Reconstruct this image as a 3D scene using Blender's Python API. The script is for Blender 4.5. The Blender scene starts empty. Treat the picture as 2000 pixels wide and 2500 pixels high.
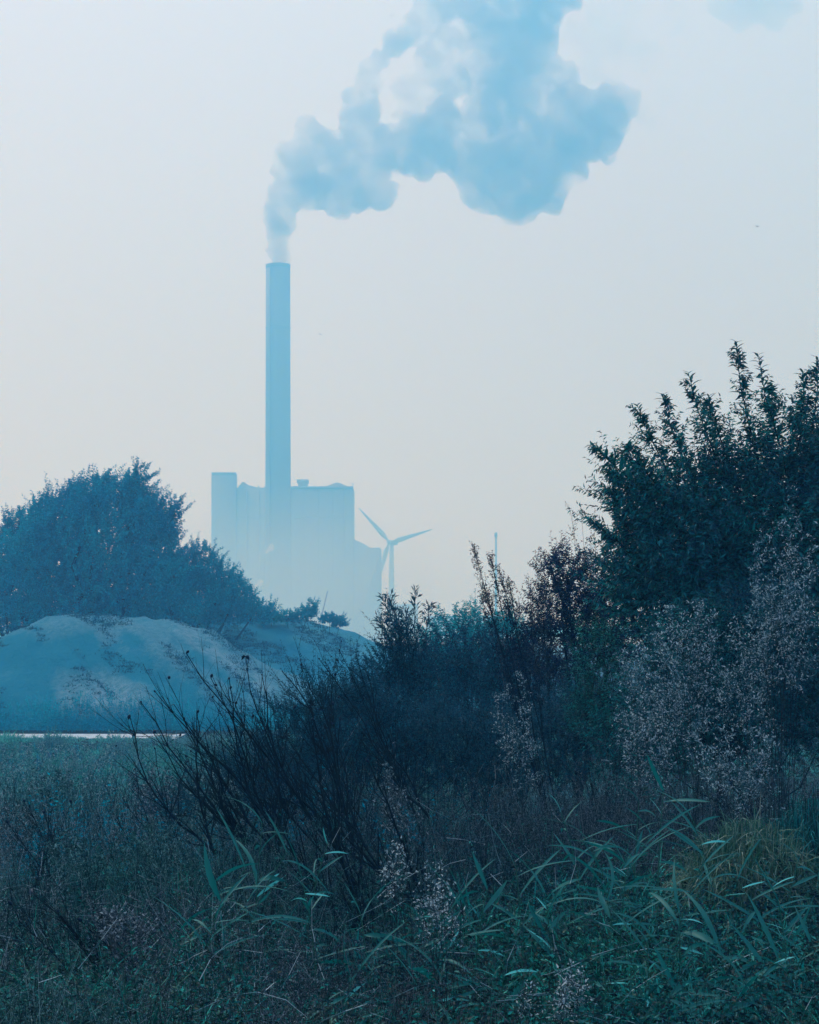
import bpy, math, random
import numpy as np
from mathutils import Vector, noise

# ------------------------------------------------------------------ camera, sky, sun
F = 4705.0            # focal length in photograph pixels (2000 x 2500)
HOR = 1530.0          # row of the horizon
EYE = 4.0
SC = bpy.context.scene
cam_d = bpy.data.cameras.new('camera')
cam = bpy.data.objects.new('camera', cam_d)
SC.collection.objects.link(cam)
cam.location = (0, 0, EYE)
cam.rotation_euler = (math.radians(90), 0, 0)
cam_d.sensor_width = 36
cam_d.sensor_height = 36
cam_d.lens = F / 2500 * 36
cam_d.shift_y = (HOR - 1250) / 2500
cam_d.clip_start = 0.1
cam_d.clip_end = 60000
SC.camera = cam

SUN_EL = math.radians(48)
SUN_AZ = math.radians(-38)      # left of straight ahead, so the scene is lit from behind
world = bpy.data.worlds.new('World')
SC.world = world
world.use_nodes = True
wn, wl = world.node_tree.nodes, world.node_tree.links
wn.clear()
w_out = wn.new('ShaderNodeOutputWorld')
w_bg = wn.new('ShaderNodeBackground')
w_bg.inputs['Strength'].default_value = 0.1
w_sky = wn.new('ShaderNodeTexSky')
w_sky.sky_type = 'NISHITA'
w_sky.sun_disc = False
w_sky.sun_elevation = SUN_EL
w_sky.sun_rotation = SUN_AZ
w_sky.air_density = 1.0
w_sky.dust_density = 2.5
w_mix = wn.new('ShaderNodeMix')
w_mix.data_type = 'RGBA'
w_mix.inputs[0].default_value = 0.88      # thin high overcast: mostly an even pale veil
w_mix.inputs[7].default_value = (5.5, 7.4, 10.0, 1)
wl.new(w_sky.outputs[0], w_mix.inputs[6])
# wide, soft aureole of the veiled sun
w_tc = wn.new('ShaderNodeTexCoord')
w_dot = wn.new('ShaderNodeVectorMath')
w_dot.operation = 'DOT_PRODUCT'
w_dot.inputs[1].default_value = (math.sin(SUN_AZ) * math.cos(SUN_EL), math.cos(SUN_AZ) * math.cos(SUN_EL), math.sin(SUN_EL))
w_cl = wn.new('ShaderNodeMath')
w_cl.operation = 'MAXIMUM'
w_cl.inputs[1].default_value = 0.0
w_pw = wn.new('ShaderNodeMath')
w_pw.operation = 'POWER'
w_pw.inputs[1].default_value = 3.0
w_sc = wn.new('ShaderNodeMix')
w_sc.data_type = 'RGBA'
w_sc.inputs[6].default_value = (0, 0, 0, 1)
w_sc.inputs[7].default_value = (4.7, 3.8, 2.4, 1)
w_ad = wn.new('ShaderNodeMix')
w_ad.data_type = 'RGBA'
w_ad.blend_type = 'ADD'
w_ad.inputs[0].default_value = 1.0
wl.new(w_tc.outputs['Generated'], w_dot.inputs[0])
wl.new(w_dot.outputs['Value'], w_cl.inputs[0])
wl.new(w_cl.outputs[0], w_pw.inputs[0])
wl.new(w_pw.outputs[0], w_sc.inputs[0])
wl.new(w_mix.outputs[2], w_ad.inputs[6])
wl.new(w_sc.outputs[2], w_ad.inputs[7])
wl.new(w_ad.outputs[2], w_bg.inputs['Color'])
wl.new(w_bg.outputs[0], w_out.inputs['Surface'])

sun_d = bpy.data.lights.new('sun', 'SUN')
sun_d.energy = 3.6
sun_d.angle = math.radians(6)
sun_d.color = (0.36, 0.61, 0.90)   # the thick bluish air above takes most of the blue out again: it arrives slightly warm
sun = bpy.data.objects.new('sun', sun_d)
SC.collection.objects.link(sun)
s_dir = Vector((math.sin(SUN_AZ) * math.cos(SUN_EL), math.cos(SUN_AZ) * math.cos(SUN_EL), math.sin(SUN_EL)))
sun.rotation_euler = s_dir.to_track_quat('Z', 'Y').to_euler()
sun.location = s_dir * 400

SC.view_settings.view_transform = 'Standard'
SC.view_settings.look = 'None'
SC.view_settings.gamma = 1
SC.view_settings.use_curve_mapping = False
SC.view_settings.exposure = 0.0
SC.render.engine = 'CYCLES'
cy = SC.cycles
cy.use_denoising = True
cy.denoising_prefilter = 'ACCURATE'
cy.use_adaptive_sampling = False
cy.max_bounces = 6
cy.diffuse_bounces = 2
cy.glossy_bounces = 2
cy.transmission_bounces = 2
cy.volume_bounces = 3
cy.transparent_max_bounces = 8
cy.caustics_reflective = False
cy.caustics_refractive = False
cy.volume_max_steps = 256

HAZE_DENSITY = 0.0029
HAZE_COLOR = (0.12, 0.50, 1.0, 1)

# ------------------------------------------------------------------ helpers
R_ = np.random.default_rng


def at(px, py, d):
    """World point seen at photograph pixel (px, py) at distance d."""
    return np.array([(px - 1000.0) / F * d, d, EYE + (HOR - py) / F * d])


def ground_z(x, y):
    y = np.asarray(y, float)
    x = np.asarray(x, float)
    t = np.clip((y - 9.0) / 26.0, 0, 1)
    s = t * t * (3 - 2 * t)
    z = 2.25 * (1 - s)
    back = np.clip((y - 3.0) / -40.0, 0, 1)
    z = z + 0 * back
    z = z + 0.10 * np.sin(x * 1.1 + 0.5) * np.sin(y * 0.7 + x * 0.3) * np.clip(1.2 - np.abs(y) / 60.0, 0, 1)
    bank = np.clip((x - 0.5) / 3.0, 0, 1) * np.clip(1 - np.abs(y - 16) / 10.0, 0, 1)
    return z + 0.35 * bank


def props(o, label=None, cat=None, group=None, kind=None):
    if label: o['label'] = label
    if cat: o['category'] = cat
    if group: o['group'] = group
    if kind: o['kind'] = kind
    return o


def empty(name, loc, label, cat, group=None):
    o = bpy.data.objects.new(name, None)
    o.empty_display_size = 0.2
    SC.collection.objects.link(o)
    o.location = tuple(float(v) for v in loc)
    return props(o, label, cat, group)


class Geo:
    def __init__(self):
        self.v, self.f, self.n = [], [], 0

    def add(self, verts, faces):
        """verts (N,k,3), faces (m,3) pattern per element."""
        verts = np.asarray(verts, float)
        N, k, _ = verts.shape
        faces = np.asarray(faces, int)
        self.v.append(verts.reshape(-1, 3))
        idx = faces[None] + (np.arange(N) * k)[:, None, None] + self.n
        self.f.append(idx.reshape(-1, 3))
        self.n += N * k
        return self

    def mesh(self, name, mat, origin=(0, 0, 0), smooth=False):
        v = np.concatenate(self.v) - np.asarray(origin, float)
        f = np.concatenate(self.f)
        me = bpy.data.meshes.new(name)
        me.vertices.add(len(v))
        me.vertices.foreach_set('co', v.astype(np.float32).ravel())
        me.loops.add(len(f) * 3)
        me.loops.foreach_set('vertex_index', f.astype(np.int32).ravel())
        me.polygons.add(len(f))
        me.polygons.foreach_set('loop_start', np.arange(0, len(f) * 3, 3, dtype=np.int32))
        if smooth:
            me.polygons.foreach_set('use_smooth', np.ones(len(f), bool))
        me.update(calc_edges=True)
        me.materials.append(mat)
        return me

    def build(self, name, mat, parent=None, origin=None, smooth=False):
        if origin is None:
            origin = parent.location if parent is not None else (0, 0, 0)
        me = self.mesh(name, mat, origin, smooth)
        o = bpy.data.objects.new(name, me)
        SC.collection.objects.link(o)
        if parent is not None:
            o.parent = parent
        else:
            o.location = tuple(float(c) for c in origin)
        return o


def child(name, me, parent, loc=(0, 0, 0), rot=None, scale=None):
    o = bpy.data.objects.new(name, me)
    SC.collection.objects.link(o)
    o.parent = parent
    o.location = tuple(float(c) for c in loc)
    if rot is not None:
        o.rotation_euler = rot
    if scale is not None:
        o.scale = (scale, scale, scale)
    return o


def nrm(v):
    return v / np.maximum(np.linalg.norm(v, axis=-1, keepdims=True), 1e-9)


def rdir(rng, n):
    return nrm(rng.normal(size=(n, 3)))


def leaves(g, P, D, L, W, rng, fold=0.35, droop=0.12, N=None):
    """folded kite leaves"""
    n = len(P)
    L = np.broadcast_to(np.asarray(L, float), (n,))[:, None]
    W = np.broadcast_to(np.asarray(W, float), (n,))[:, None]
    if N is None:
        N = rdir(rng, n) + np.array([0, 0, 0.7])
    S = nrm(np.cross(D, N))
    N = nrm(np.cross(S, D))
    V = np.stack([P, P + D * L * 0.42 + S * W / 2 + N * W * fold, P + D * L - N * L * droop,
                  P + D * L * 0.42 - S * W / 2 + N * W * fold], 1)
    g.add(V, [(0, 1, 2), (0, 2, 3)])


def blades(g, P, D, L, W, rng, droop=0.5, segs=4, ddir=None):
    """curved grass blades (flat tapering strips)"""
    n = len(P)
    L = np.broadcast_to(np.asarray(L, float), (n,))[:, None]
    W = np.broadcast_to(np.asarray(W, float), (n,))[:, None]
    droop = np.broadcast_to(np.asarray(droop, float), (n,))[:, None]
    dn = np.array([0, 0, -1.0]) if ddir is None else ddir
    S = nrm(np.cross(D, rdir(rng, n) * 0.6 + np.array([0, 0, 1.0])))
    prev = []
    for k in range(segs + 1):
        t = k / segs
        c = P + D * L * t + dn * droop * L * t * t
        w = W * (0.5 * (0.6 + 0.9 * t) if t < 0.4 else 0.5 * 0.96 * (1 - ((t - 0.4) / 0.6) ** 1.6))
        if k == segs:
            prev.append(c)
        else:
            prev.append(c - S * w)
            prev.append(c + S * w)
    V = np.stack(prev, 1)
    fs = []
    for k in range(segs - 1):
        a = 2 * k
        fs += [(a, a + 1, a + 3), (a, a + 3, a + 2)]
    a = 2 * (segs - 1)
    fs.append((a, a + 1, a + 2))
    g.add(V, fs)


def sticks(g, A, B, ra, rb, sides=3):
    A = np.atleast_2d(np.asarray(A, float))
    B = np.atleast_2d(np.asarray(B, float))
    n = len(A)
    ra = np.broadcast_to(np.asarray(ra, float), (n,))[:, None, None]
    rb = np.broadcast_to(np.asarray(rb, float), (n,))[:, None, None]
    D = nrm(B - A)
    ref = np.where(np.abs(D[:, 2:3]) > 0.9, np.array([[1.0, 0, 0]]), np.array([[0, 0, 1.0]]))
    U = nrm(np.cross(D, ref))
    V = np.cross(D, U)
    ang = np.arange(sides) * 2 * np.pi / sides
    ring = U[:, None] * np.cos(ang)[None, :, None] + V[:, None] * np.sin(ang)[None, :, None]
    verts = np.concatenate([A[:, None] + ring * ra, B[:, None] + ring * rb], 1)
    fs = []
    for k in range(sides):
        j = (k + 1) % sides
        fs += [(k, j, sides + j), (k, sides + j, sides + k)]
    g.add(verts, fs)


def path_sticks(g, pts, r0, r1, sides=4):
    pts = np.asarray(pts, float)
    n = len(pts) - 1
    r = np.linspace(r0, r1, n + 1)
    sticks(g, pts[:-1], pts[1:], r[:-1], r[1:], sides)


def box(g, x0, x1, y0, y1, z0, z1):
    v = [(x0, y0, z0), (x1, y0, z0), (x1, y1, z0), (x0, y1, z0), (x0, y0, z1), (x1, y0, z1), (x1, y1, z1), (x0, y1, z1)]
    f = [(0, 2, 1), (0, 3, 2), (4, 5, 6), (4, 6, 7), (0, 1, 5), (0, 5, 4), (1, 2, 6), (1, 6, 5), (2, 3, 7), (2, 7, 6), (3, 0, 4), (3, 4, 7)]
    g.add(np.array([v]), f)


def prism(g, poly, y0, y1):
    """closed prism: polygon in xz (counter-clockwise seen from the front), between y0 and y1"""
    n = len(poly)
    v = [(x, y0, z) for x, z in poly] + [(x, y1, z) for x, z in poly]
    me = []
    from mathutils.geometry import tessellate_polygon
    tris = tessellate_polygon([[Vector((x, z, 0)) for x, z in poly]])
    for a, b, c in tris:
        me.append((a, b, c))
        me.append((n + a, n + c, n + b))
    for k in range(n):
        j = (k + 1) % n
        me += [(k, n + j, j), (k, n + k, n + j)]
    g.add(np.array([v]), me)


def lathe(g, prof, cx, cy_, sides=24):
    """closed solid of revolution about a vertical axis; prof [(r,z)...] bottom to top"""
    v, f = [], []
    for r, z in prof:
        for k in range(sides):
            a = 2 * math.pi * k / sides
            v.append((cx + r * math.cos(a), cy_ + r * math.sin(a), z))
    m = len(prof)
    for i in range(m - 1):
        for k in range(sides):
            j = (k + 1) % sides
            a, b = i * sides, (i + 1) * sides
            f += [(a + k, a + j, b + j), (a + k, b + j, b + k)]
    v += [(cx, cy_, prof[0][1]), (cx, cy_, prof[-1][1])]
    c0, c1 = len(v) - 2, len(v) - 1
    for k in range(sides):
        j = (k + 1) % sides
        f += [(c0, j, k), (c1, (m - 1) * sides + k, (m - 1) * sides + j)]
    g.add(np.array([v]), f)


# ------------------------------------------------------------------ materials
def new_mat(name):
    m = bpy.data.materials.new(name)
    m.use_nodes = True
    n = m.node_tree.nodes
    n.clear()
    return m, n, m.node_tree.links


def ramp(n, stops):
    r = n.new('ShaderNodeValToRGB')
    el = r.color_ramp.elements
    while len(el) > 1:
        el.remove(el[-1])
    el[0].position = stops[0][0]
    el[0].color = (*stops[0][1], 1)
    for p, c in stops[1:]:
        e = el.new(p)
        e.color = (*c, 1)
    return r


def plant_mat(name, cols, patch=None, patch_scale=0.6, rough=0.45, spec=0.5, transl=0.25, lo=0.4, hi=0.62):
    """per-leaf colour variation, and patches of a second set of colours through the stand"""
    m, n, l = new_mat(name)
    out = n.new('ShaderNodeOutputMaterial')
    geo = n.new('ShaderNodeNewGeometry')
    k = len(cols)
    r1 = ramp(n, [(i / max(1, k - 1), c) for i, c in enumerate(cols)])
    l.new(geo.outputs['Random Per Island'], r1.inputs[0])
    col = r1.outputs[0]
    if patch:
        r2 = ramp(n, [(i / max(1, len(patch) - 1), c) for i, c in enumerate(patch)])
        l.new(geo.outputs['Random Per Island'], r2.inputs[0])
        tx = n.new('ShaderNodeTexNoise')
        tx.inputs['Scale'].default_value = patch_scale
        tx.inputs['Detail'].default_value = 3
        l.new(geo.outputs['Position'], tx.inputs['Vector'])
        mr = n.new('ShaderNodeMapRange')
        mr.inputs['From Min'].default_value = lo
        mr.inputs['From Max'].default_value = hi
        l.new(tx.outputs[0], mr.inputs['Value'])
        mx = n.new('ShaderNodeMix')
        mx.data_type = 'RGBA'
        l.new(mr.outputs[0], mx.inputs[0])
        l.new(col, mx.inputs[6])
        l.new(r2.outputs[0], mx.inputs[7])
        col = mx.outputs[2]
    b = n.new('ShaderNodeBsdfPrincipled')
    b.inputs['Roughness'].default_value = rough
    b.inputs['Specular IOR Level'].default_value = spec
    l.new(col, b.inputs['Base Color'])
    if transl > 0:
        tr = n.new('ShaderNodeBsdfTranslucent')
        l.new(col, tr.inputs['Color'])
        ms = n.new('ShaderNodeMixShader')
        ms.inputs[0].default_value = transl
        l.new(b.outputs[0], ms.inputs[1])
        l.new(tr.outputs[0], ms.inputs[2])
        l.new(ms.outputs[0], out.inputs['Surface'])
    else:
        l.new(b.outputs[0], out.inputs['Surface'])
    return m


def rough_mat(name, c1, c2, scale=1.0, rough=0.8, stretch=(1, 1, 1), bump=0.0, spec=0.3, detail=6, lo=0.35, hi=0.65):
    m, n, l = new_mat(name)
    out = n.new('ShaderNodeOutputMaterial')
    geo = n.new('ShaderNodeNewGeometry')
    mp = n.new('ShaderNodeMapping')
    mp.inputs['Scale'].default_value = stretch
    l.new(geo.outputs['Position'], mp.inputs['Vector'])
    tx = n.new('ShaderNodeTexNoise')
    tx.inputs['Scale'].default_value = scale
    tx.inputs['Detail'].default_value = detail
    tx.inputs['Roughness'].default_value = 0.62
    l.new(mp.outputs[0], tx.inputs['Vector'])
    r = ramp(n, [(lo, c1), (hi, c2)])
    l.new(tx.outputs[0], r.inputs[0])
    b = n.new('ShaderNodeBsdfPrincipled')
    b.inputs['Roughness'].default_value = rough
    b.inputs['Specular IOR Level'].default_value = spec
    l.new(r.outputs[0], b.inputs['Base Color'])
    if bump:
        bp = n.new('ShaderNodeBump')
        bp.inputs['Strength'].default_value = 1.0
        bp.inputs['Distance'].default_value = bump
        l.new(tx.outputs[0], bp.inputs['Height'])
        l.new(bp.outputs[0], b.inputs['Normal'])
    l.new(b.outputs[0], out.inputs['Surface'])
    return m


def volume_mat(name, density, color, aniso=0.0, absorb=(1, 1, 1, 1)):
    m, n, l = new_mat(name)
    out = n.new('ShaderNodeOutputMaterial')
    v = n.new('ShaderNodeVolumePrincipled')
    v.inputs['Density'].default_value = density
    v.inputs['Color'].default_value = color
    v.inputs['Absorption Color'].default_value = absorb
    v.inputs['Anisotropy'].default_value = aniso
    v.inputs['Density Attribute'].default_value = ''
    l.new(v.outputs[0], out.inputs['Volume'])
    return m


M = {}
M['willow'] = plant_mat('willow_leaf', [(0.0005, 0.034, 0.046), (0.001, 0.080, 0.095), (0.002, 0.16, 0.16), (0.006, 0.36, 0.36)],
                        [(0.0005, 0.030, 0.070), (0.001, 0.065, 0.12), (0.003, 0.15, 0.23)], 0.9, rough=0.5, spec=0.18)
M['herb'] = plant_mat('herb_leaf', [(0.0005, 0.010, 0.014), (0.001, 0.022, 0.026), (0.002, 0.045, 0.045), (0.004, 0.12, 0.11), (0.03, 0.46, 0.42)],
                      [(0.0005, 0.008, 0.020), (0.001, 0.020, 0.035), (0.004, 0.08, 0.11)], 0.9, rough=0.5, spec=0.15)  # very dark and rare bright leaves stand in for deep shade and highlights
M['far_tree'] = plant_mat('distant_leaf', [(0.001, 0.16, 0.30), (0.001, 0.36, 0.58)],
                          [(0.001, 0.26, 0.38), (0.002, 0.48, 0.62)], 0.25, rough=0.9, spec=0.02)  # blue raised in the leaf colour to carry part of the haze
M['blue_shrub'] = plant_mat('blue_shrub_leaf', [(0.0005, 0.024, 0.060), (0.001, 0.060, 0.12), (0.006, 0.16, 0.25)],
                            [(0.001, 0.032, 0.070), (0.015, 0.13, 0.21)], 0.8, rough=0.6, spec=0.12)  # leaf blue also paints in the bluish haze veil over the middle shrubs
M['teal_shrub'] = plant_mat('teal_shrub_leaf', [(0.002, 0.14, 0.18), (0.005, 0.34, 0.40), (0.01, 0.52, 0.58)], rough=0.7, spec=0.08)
M['purple_shrub'] = plant_mat('purple_shrub_leaf', [(0.001, 0.010, 0.05), (0.005, 0.03, 0.11)], rough=0.6, spec=0.15)
M['bark'] = rough_mat('dark_bark', (0.001, 0.006, 0.014), (0.003, 0.014, 0.028), 20, 0.8, spec=0.06)
M['pod'] = plant_mat('seed_pod', [(0.0005, 0.008, 0.030), (0.001, 0.020, 0.055)], transl=0, spec=0.06)
M['dry'] = plant_mat('dry_weed', [(0.006, 0.020, 0.034), (0.020, 0.045, 0.070), (0.055, 0.085, 0.12), (0.13, 0.19, 0.25), (0.50, 0.60, 0.72)],
                     [(0.002, 0.04, 0.045), (0.010, 0.10, 0.11), (0.08, 0.32, 0.32)], 0.35, rough=0.8, spec=0.08, transl=0.35)  # bright end of the first ramp paints highlights onto a few specks
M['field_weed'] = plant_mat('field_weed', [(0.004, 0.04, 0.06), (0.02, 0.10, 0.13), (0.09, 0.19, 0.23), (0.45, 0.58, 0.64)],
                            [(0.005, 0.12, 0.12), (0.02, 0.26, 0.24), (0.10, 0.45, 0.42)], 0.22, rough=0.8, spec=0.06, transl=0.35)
M['dry_dark'] = plant_mat('dark_weed', [(0.001, 0.014, 0.028), (0.003, 0.030, 0.050), (0.012, 0.065, 0.095), (0.16, 0.28, 0.36)],
                          [(0.010, 0.020, 0.034), (0.035, 0.050, 0.07), (0.20, 0.24, 0.30)], 0.5, rough=0.8, spec=0.08, transl=0.35)  # dark bulk with few bright specks: shadow gaps and highlights set in colour
M['grass'] = plant_mat('green_grass', [(0.0005, 0.022, 0.022), (0.001, 0.075, 0.062), (0.003, 0.17, 0.135), (0.02, 0.46, 0.38)],
                       [(0.0005, 0.028, 0.038), (0.002, 0.10, 0.11), (0.015, 0.34, 0.37)], 0.8, rough=0.45, spec=0.2)
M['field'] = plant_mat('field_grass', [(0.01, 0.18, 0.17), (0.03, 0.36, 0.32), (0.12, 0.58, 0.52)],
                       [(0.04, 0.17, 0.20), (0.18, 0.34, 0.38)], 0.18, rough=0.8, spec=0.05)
M['reed'] = plant_mat('reed_leaf', [(0.0005, 0.045, 0.050), (0.002, 0.12, 0.125), (0.006, 0.32, 0.34)], rough=0.5, spec=0.22, transl=0.35)
M['reed_pale'] = plant_mat('pale_reed_leaf', [(0.03, 0.42, 0.46), (0.10, 0.58, 0.60)], rough=0.5, spec=0.3, transl=0.3)
M['reed_stem'] = plant_mat('reed_stem', [(0.001, 0.05, 0.055), (0.01, 0.12, 0.09)], rough=0.5, transl=0, spec=0.2)
M['pale_seed'] = plant_mat('pale_seed_fluff', [(0.01, 0.06, 0.09), (0.05, 0.15, 0.20), (0.20, 0.34, 0.43), (0.68, 0.80, 0.90)], rough=0.9, spec=0.05, transl=0.4)
M['white_flower'] = plant_mat('white_flower', [(0.02, 0.07, 0.10), (0.08, 0.18, 0.24), (0.35, 0.48, 0.58), (0.80, 0.88, 0.95)], rough=0.9, spec=0.05, transl=0.4)
M['pale_stem'] = plant_mat('pale_stem', [(0.001, 0.012, 0.024), (0.006, 0.03, 0.05)], transl=0, spec=0.1)
M['soil'] = rough_mat('dark_soil', (0.003, 0.010, 0.014), (0.008, 0.022, 0.026), 1.5, 0.95, spec=0.03)
M['mound'] = rough_mat('mound_soil', (0.02, 0.12, 0.20), (0.22, 0.33, 0.45), 0.35, 0.95, bump=0.25)
M['sand'] = rough_mat('pale_gravel', (0.30, 0.34, 0.42), (0.55, 0.58, 0.66), 3, 0.9)
M['concrete'] = rough_mat('plant_cladding', (0.36, 0.30, 0.28), (0.40, 0.34, 0.32), 0.03, 0.8)
M['chimney'] = rough_mat('chimney_concrete', (0.26, 0.17, 0.14), (0.30, 0.20, 0.17), 0.05, 0.8)
M['turbine'] = rough_mat('turbine_paint', (0.42, 0.42, 0.44), (0.46, 0.46, 0.48), 0.3, 0.5)
M['marker'] = rough_mat('sandy_paint', (0.75, 0.70, 0.50), (0.85, 0.8, 0.6), 3, 0.7)


# ------------------------------------------------------------------ the ground and the water
def make_grid(name, xs, ys, zf, mat, smooth=True):
    X, Y = np.meshgrid(xs, ys)
    Z = zf(X, Y)
    v = np.stack([X, Y, Z], -1).reshape(-1, 3)
    nx, ny = len(xs), len(ys)
    i = np.arange(nx - 1)
    j = np.arange(ny - 1)
    I, J = np.meshgrid(i, j)
    a = (J * nx + I).ravel()
    f = np.concatenate([np.stack([a, a + 1, a + nx + 1], 1), np.stack([a, a + nx + 1, a + nx], 1)])
    g = Geo()
    g.v.append(v)
    g.f.append(f)
    g.n = len(v)
    o = g.build(name, mat, smooth=smooth)
    return o


def spread(a, b, far, k):
    core = np.linspace(a, b, k)
    lo = a - np.geomspace(1, far, 14)
    hi = b + np.geomspace(1, far, 14)
    return np.concatenate([lo[::-1], core, hi])


gnd = make_grid('ground', spread(-30, 30, 6000, 90), spread(-10, 90, 9000, 140),
                lambda X, Y: ground_z(X, Y) * (np.abs(Y) < 80) + 0.0, M['soil'])
props(gnd, kind='structure')


def water_mat():
    m, n, l = new_mat('water_surface')
    out = n.new('ShaderNodeOutputMaterial')
    b = n.new('ShaderNodeBsdfPrincipled')
    b.inputs['Base Color'].default_value = (0.05, 0.12, 0.16, 1)
    b.inputs['Roughness'].default_value = 0.18
    tx = n.new('ShaderNodeTexNoise')
    tx.inputs['Scale'].default_value = 0.5
    bp = n.new('ShaderNodeBump')
    bp.inputs['Distance'].default_value = 0.05
    geo = n.new('ShaderNodeNewGeometry')
    l.new(geo.outputs['Position'], tx.inputs['Vector'])
    l.new(tx.outputs[0], bp.inputs['Height'])
    l.new(bp.outputs[0], b.inputs['Normal'])
    l.new(b.outputs[0], out.inputs['Surface'])
    return m


g = Geo()
box(g, -900, 900, 150, 740, -0.6, 0.05)
props(g.build('water', water_mat()), kind='structure')

# pale gravel track running along the foot of the mound
g = Geo()
xs = np.linspace(-45, -8.3, 60)
pv = []
for x in xs:
    e = 71.0 + 0.1 * (x + 15) * -0.12
    pv.append((x, e - 2.2 + 0.15 * math.sin(x * 1.7), 0.012))
    pv.append((x, e + 0.6, 0.02))
pf = []
for k in range(len(xs) - 1):
    a = 2 * k
    pf += [(a, a + 2, a + 3), (a, a + 3, a + 1)]
g.add(np.array([pv]), pf)
props(g.build('gravel_path', M['sand']), kind='structure')

# ------------------------------------------------------------------ the mounds
def fbm(x, y, sc, seed, oc=4):
    out = np.zeros(x.shape)
    it = np.nditer([x, y, out], op_flags=[['readonly'], ['readonly'], ['writeonly']])
    for a, b, c in it:
        c[...] = noise.fractal(Vector((float(a) * sc + seed, float(b) * sc, seed * 0.37)), 1.0, 2.0, oc)
    return out


def crest(pxs, pys, d):
    X = [(p - 1000) / F * d for p in pxs]
    Z = [EYE + (HOR - q) / F * d for q in pys]
    return X, Z


D1 = 90.0
CX1, CZ1 = crest([-900, -400, -100, 0, 60, 130, 200, 300, 440, 520, 600, 680, 760, 850, 930, 1000],
                 [1760, 1700, 1620, 1558, 1530, 1512, 1505, 1510, 1514, 1540, 1590, 1640, 1690, 1735, 1760, 1775], D1)


def mound1(X, Y):
    H = np.interp(X, CX1, CZ1, left=0, right=0)
    wob = 0.35 * np.interp(X, [-25, -18, -14, -9, -5, 0], [0, 0.6, -0.5, 0.5, -0.4, 0])
    t = (Y - 74.5 - wob) / (D1 - 74.5)
    front = np.clip(t, 0, 1)
    prof = np.where(Y < D1, front ** 0.9 * (1 - 0.12 * np.sin(front * 6.0)), np.clip(1 - (Y - D1) / 22.0, 0, 1) ** 0.8)
    Z = H * prof
    n1 = fbm(X, Y, 0.16, 3.1)
    rill = fbm(X * 1.6 + Y * 0.75, Y * 0.22, 0.55, 8.4, 3)
    amp = np.clip(prof * 6, 0, 1) * np.clip(H / 1.5, 0, 1)
    return Z + amp * (0.38 * n1 + 0.50 * rill + 0.12 * fbm(X, Y, 1.1, 7.7, 3)) * np.clip(1.15 - prof * 0.70, 0.28, 1) - 0.05


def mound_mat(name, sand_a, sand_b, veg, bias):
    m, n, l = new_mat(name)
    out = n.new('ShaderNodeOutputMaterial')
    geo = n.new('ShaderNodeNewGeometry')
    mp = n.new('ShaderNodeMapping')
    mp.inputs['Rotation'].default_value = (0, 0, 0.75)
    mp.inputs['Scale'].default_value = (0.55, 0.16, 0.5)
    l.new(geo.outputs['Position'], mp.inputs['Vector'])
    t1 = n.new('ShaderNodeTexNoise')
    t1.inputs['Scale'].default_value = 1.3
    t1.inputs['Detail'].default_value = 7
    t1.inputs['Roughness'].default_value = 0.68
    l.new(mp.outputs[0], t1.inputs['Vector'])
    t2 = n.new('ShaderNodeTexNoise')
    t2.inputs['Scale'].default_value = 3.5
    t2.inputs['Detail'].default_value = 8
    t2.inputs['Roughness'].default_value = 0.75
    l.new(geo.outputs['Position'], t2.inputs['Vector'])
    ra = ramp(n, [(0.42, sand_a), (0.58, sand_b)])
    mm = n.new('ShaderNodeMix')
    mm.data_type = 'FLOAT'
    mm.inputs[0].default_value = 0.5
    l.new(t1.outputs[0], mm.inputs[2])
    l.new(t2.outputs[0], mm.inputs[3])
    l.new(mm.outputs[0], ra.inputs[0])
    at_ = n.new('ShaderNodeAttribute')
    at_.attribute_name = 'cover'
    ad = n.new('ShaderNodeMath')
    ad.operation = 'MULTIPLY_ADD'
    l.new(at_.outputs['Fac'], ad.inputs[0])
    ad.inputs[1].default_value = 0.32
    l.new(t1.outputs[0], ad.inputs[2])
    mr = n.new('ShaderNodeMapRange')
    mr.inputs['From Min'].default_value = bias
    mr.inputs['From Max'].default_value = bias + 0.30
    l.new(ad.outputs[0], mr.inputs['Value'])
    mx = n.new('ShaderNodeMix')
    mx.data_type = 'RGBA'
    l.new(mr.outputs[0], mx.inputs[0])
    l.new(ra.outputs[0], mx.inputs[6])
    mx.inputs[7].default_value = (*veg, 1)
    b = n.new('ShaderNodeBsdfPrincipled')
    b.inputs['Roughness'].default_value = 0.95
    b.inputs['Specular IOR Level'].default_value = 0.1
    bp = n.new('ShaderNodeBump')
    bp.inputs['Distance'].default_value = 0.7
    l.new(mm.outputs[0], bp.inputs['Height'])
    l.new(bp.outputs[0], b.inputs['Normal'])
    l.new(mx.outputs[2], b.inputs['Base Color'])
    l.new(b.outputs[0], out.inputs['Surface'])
    return m


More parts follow.
